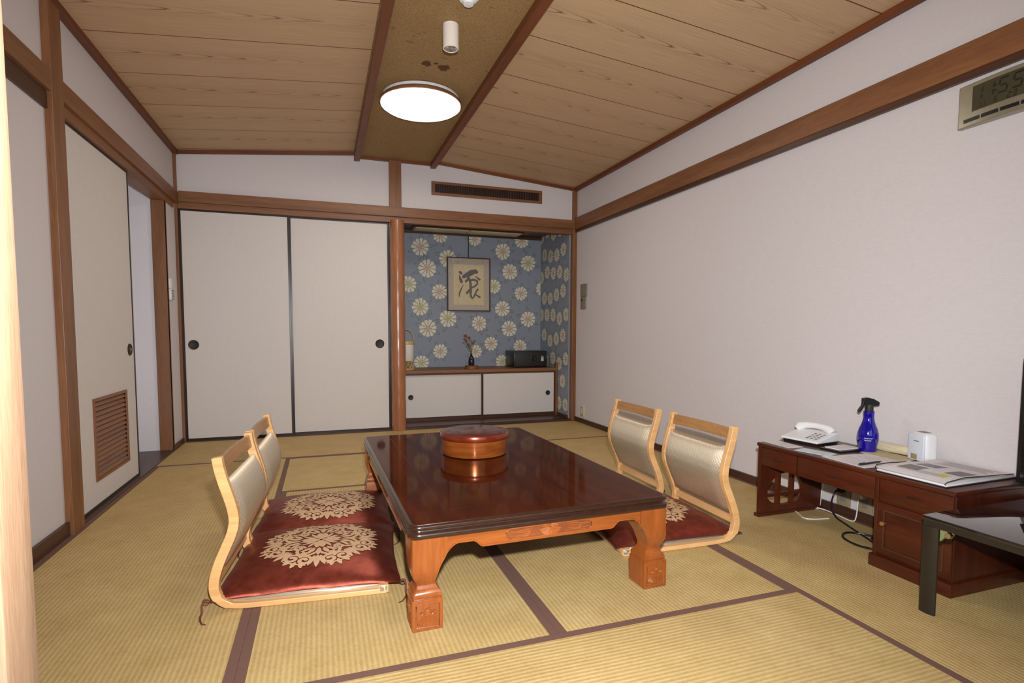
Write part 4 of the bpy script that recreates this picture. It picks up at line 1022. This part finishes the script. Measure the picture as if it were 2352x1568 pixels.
v = thing('air_purifier', 'small white rounded appliance with a dark label against the wall', 'appliance', put(3.520, -3.515), math.radians(-14))
b = B(); b.box(-.028, .036, -.044, .044, 0, .124, 'white', .020, 5); b.obj('body', v)
b = B(); b.box(-.034, -.024, -.041, .041, .004, .118, 'offblue', .0045, 3); fp = b.obj('front_panel', v)
b = B()
for i in range(6): b.box(-.0352, -.034, .006-i*.0045, .0095-i*.0045, .086, .090, 'grey')
b.obj('printed_name', fp)
b = B(); b.box(-.0360, -.033, -.010, .020, .010, .032, 'platebr', .001); b.obj('label', fp)
b = B(); b.box(-.01, .02, -.02, .02, .122, .1255, 'grey', .001); b.obj('top_button', v)
# binder folded open
v = thing('ring_binder', 'open folder of guest pages with photos lying on the cupboard end of the desk', 'folder', put(3.372, -3.700), math.radians(1.5))
b = B(); b.box(-.205, .205, -.128, .128, 0, .004, 'black', .001); b.obj('back_cover', v)
b = B(); b.box(-.200, .195, -.124, .126, .0045, .012, 'paper', .001); b.obj('page_stack', v)
b = B(); N = 16; vs = []; fs = []
for i in range(N+1):
    t = i/N; x = -.20+.395*t; z = .0150+.012*math.sin(PI*min(1, t*1.4))**.8*(1-t*.6)
    for y in (-.124, .128): vs.append((x, y+.004, z))
for i in range(N): fs.append((2*i, 2*i+1, 2*i+3, 2*i+2))
b.add(vs, fs, 'paper', True)
def zt(x): t = (x+.20)/.395; return .0150+.012*max(0, math.sin(PI*min(1, t*1.4)))**.8*(1-t*.6)
def patch(x0_, x1_, y0_, y1_, key, lift=.0006):
    n = 6; vs = []; fs = []
    for i in range(n+1):
        x = x0_+(x1_-x0_)*i/n; vs += [(x, y0_, zt(x)+lift), (x, y1_, zt(x)+lift)]
    for i in range(n): fs.append((2*i, 2*i+1, 2*i+3, 2*i+2))
    b.add(vs, fs, key)
patch(-.130, -.055, .022, .094, 'photo'); patch(-.030, .045, .016, .090, 'photo2'); patch(-.080, .016, -.100, -.042, 'photo2'); patch(-.145, -.100, -.082, -.050, 'yellow')
for i in range(7): patch(.095+i*.012, .098+i*.012, -.09+.01*(i % 3), .10-.02*(i % 2), 'textink')
for i in range(3): patch(-.12-i*.012, -.117-i*.012, -.08, .09, 'textink')
b.obj('open_page', v)
b = B(); b.tube([(-.198, .128, .010), (-.206, .129, .018), (-.196, .129, .027), (-.12, .128, .0285), (-.03, .128, .024)], .0022, 'black', 6); b.obj('folded_cover', v)
b = B(); b.tube([(-.198, -.122, .008), (-.205, -.121, .014), (-.19, -.121, .020), (-.1, -.121, .0285), (.05, -.121, .022), (.19, -.121, .016)], .0016, 'black', 6); b.obj('page_edge', v)
# ------------------------------------------------------------------ cables
def cable(name, label, pts, r, key, plug=None):
    P = [Vector(p) for p in pts]; Q = []
    for i in range(len(P)-1):
        p0, p1, p2, p3 = P[max(i-1, 0)], P[i], P[i+1], P[min(i+2, len(P)-1)]
        for k in range(8):
            t = k/8; Q.append(.5*((2*p1)+(p2-p0)*t+(2*p0-5*p1+4*p2-p3)*t*t+(3*p1-p0-3*p2+p3)*t**3))
    Q.append(P[-1]); o = thing(name, label, 'cable', P[0])
    b = B(); b.tube([q-P[0] for q in Q], r, key, 8); b.obj('cord', o)
    if plug:
        b = B(); d = Vector(plug)-P[0]; b.box(d.x-.012, d.x+.024, d.y-.012, d.y+.012, d.z-.010, d.z+.010, key, .003); b.obj('plug', o)
    return o
cable('power_cable', 'thick black power cable looping out from the desk cupboard', [(3.45, -3.583, .10), (3.47, -3.50, .09), (3.475, -3.44, .04), (3.46, -3.40, .006), (3.40, -3.40, .006), (3.37, -3.50, .006), (3.36, -3.572, .006)], .0048, 'black')
cable('power_cable', 'black cable from the left outlet that runs into the floor loop', [(3.552, -3.11, .128), (3.53, -3.105, .125), (3.51, -3.10, .07), (3.50, -3.13, .012), (3.45, -3.24, .005), (3.38, -3.40, .005), (3.33, -3.50, .005), (3.345, -3.572, .005)], .0042, 'black', plug=(3.555, -3.11, .128))
cable('coiled_cable', 'black cable coil lying on the mat beside the desk cupboard', [(3.36, -3.575, .014), (3.30, -3.52, .012), (3.27, -3.44, .006), (3.29, -3.35, .006), (3.36, -3.31, .006), (3.42, -3.36, .006), (3.44, -3.47, .008), (3.42, -3.57, .012)], .0048, 'black')
cable('white_cord', 'white cord hanging behind the desk and lying on the mat', [(3.565, -3.0, .34), (3.56, -3.0, .15), (3.555, -2.995, .02), (3.53, -3.0, .004), (3.45, -2.985, .0035), (3.40, -2.97, .0035), (3.38, -3.02, .0035), (3.345, -3.09, .0035), (3.38, -3.12, .0035), (3.455, -3.135, .0035)], .0028, 'white')
cable('thin_white_cable', 'thin white cable running from the right outlet down to the mat', [(3.552, -3.225, .128), (3.54, -3.22, .12), (3.535, -3.215, .03), (3.53, -3.20, .004), (3.54, -3.12, .0035), (3.55, -3.04, .0035), (3.53, -3.0, .0085)], .0028, 'white', plug=(3.555, -3.225, .128))
# ------------------------------------------------------------------ glass board and television
v = thing('glass_tv_board', 'low black glass television board on flat metal legs at the right edge', 'tv stand', (2.963, -3.893, .0005))
BW, BL = .60, .62
b = B(); b.box(.0, BW, -BL, .0, .309, .323, 'charcoal', .002); b.obj('glass_top', v)
b = B(); b.box(.004, .022, -BL+.002, -.002, .290, .3088, 'legm'); b.box(.022, BW-.02, -.022, -.004, .290, .3088, 'legm'); b.box(BW-.022, BW-.004, -BL+.002, -.002, .29, .3088, 'legm'); b.obj('frame', v)
def leg(yc, xc):
    b = B(); n = 8; P = []
    for i in range(n+1):
        t = 2*i/n-1; P.append((xc-.006*(1-t*t), yc+t*.0245))
    for i in range(n, -1, -1):
        t = 2*i/n-1; P.append((xc-.006*(1-t*t)+.006, yc+t*.0245))
    b.prism(P, 0, .29, 'legm', 'Z', True); return b
for yy in (-.024, -BL+.03):
    leg(yy, .006).obj('leg', v, sharp=60)
    leg(yy, BW-.012).obj('leg', v, sharp=60)
b = B(); b.prism([(-.052, .289), (-.090, .289), (-.084, .274), (-.066, .268), (-.052, .250)], .008, .020, 'greenacr', 'X'); b.lathe([(0, -.010), (.009, -.010), (.011, .0), (0, .0)], 'chrome', (.008, -.080, .279), 16, 'X'); b.obj('corner_bracket', v)
v = thing('television', 'black flat television standing on the glass board at the right edge', 'television', (3.405, -4.24, .3235))
b = B(); b.box(-.016, .030, -.335, .325, .075, .510, 'black', .004); b.obj('body', v)
b = B(); b.box(-.0175, -.0155, -.322, .312, .095, .497, 'charcoal'); b.obj('screen', v)
b = B(); b.box(-.085, .105, -.20, .20, 0, .012, 'black', .004); b.box(.0, .025, -.04, .04, .010, .09, 'black', .002); b.obj('stand', v)
# ------------------------------------------------------------------ camera and light
cam = bpy.data.cameras.new('Camera'); co = bpy.data.objects.new('Camera', cam); COL.objects.link(co)
cam.sensor_width = 36; cam.sensor_fit = 'HORIZONTAL'; cam.lens = FPX/2352*36; cam.shift_x = 6.76/2352; cam.shift_y = 58.18/2352; cam.clip_start = .05
mt = Matrix((rv, uv, -fwv)).transposed().to_4x4(); mt.translation = CAM; co.matrix_world = mt
S.camera = co
def light(kind, name, loc, energy, color=(1, 1, 1), **kw):
    l = bpy.data.lights.new(name, kind); l.energy = energy; l.color = color
    for k, vv in kw.items(): setattr(l, k, vv)
    o = bpy.data.objects.new(name, l); COL.objects.link(o); o.location = loc; return o
fl = light('SPOT', 'camera_flash', (1.15, -5.11, 1.095), 375, (.985, .99, 1), shadow_soft_size=.025, spot_size=math.radians(136), spot_blend=1.0)
fl.rotation_euler = fwv.to_track_quat('-Z', 'Y').to_euler()
lamp = light('AREA', 'ceiling_lamp_light', (1.757, -1.40, 2.365), 17, (1, .94, .85), shape='DISK', size=.46)
w_ = bpy.data.worlds.new('World'); S.world = w_; w_.use_nodes = True
bg = w_.node_tree.nodes['Background']; bg.inputs[0].default_value = (.80, .88, 1, 1); bg.inputs[1].default_value = 1.6
S.view_settings.view_transform = 'Standard'; S.view_settings.look = 'None'; S.view_settings.exposure = 0; S.view_settings.gamma = 1; S.view_settings.use_curve_mapping = False
S.cycles.max_bounces = 8
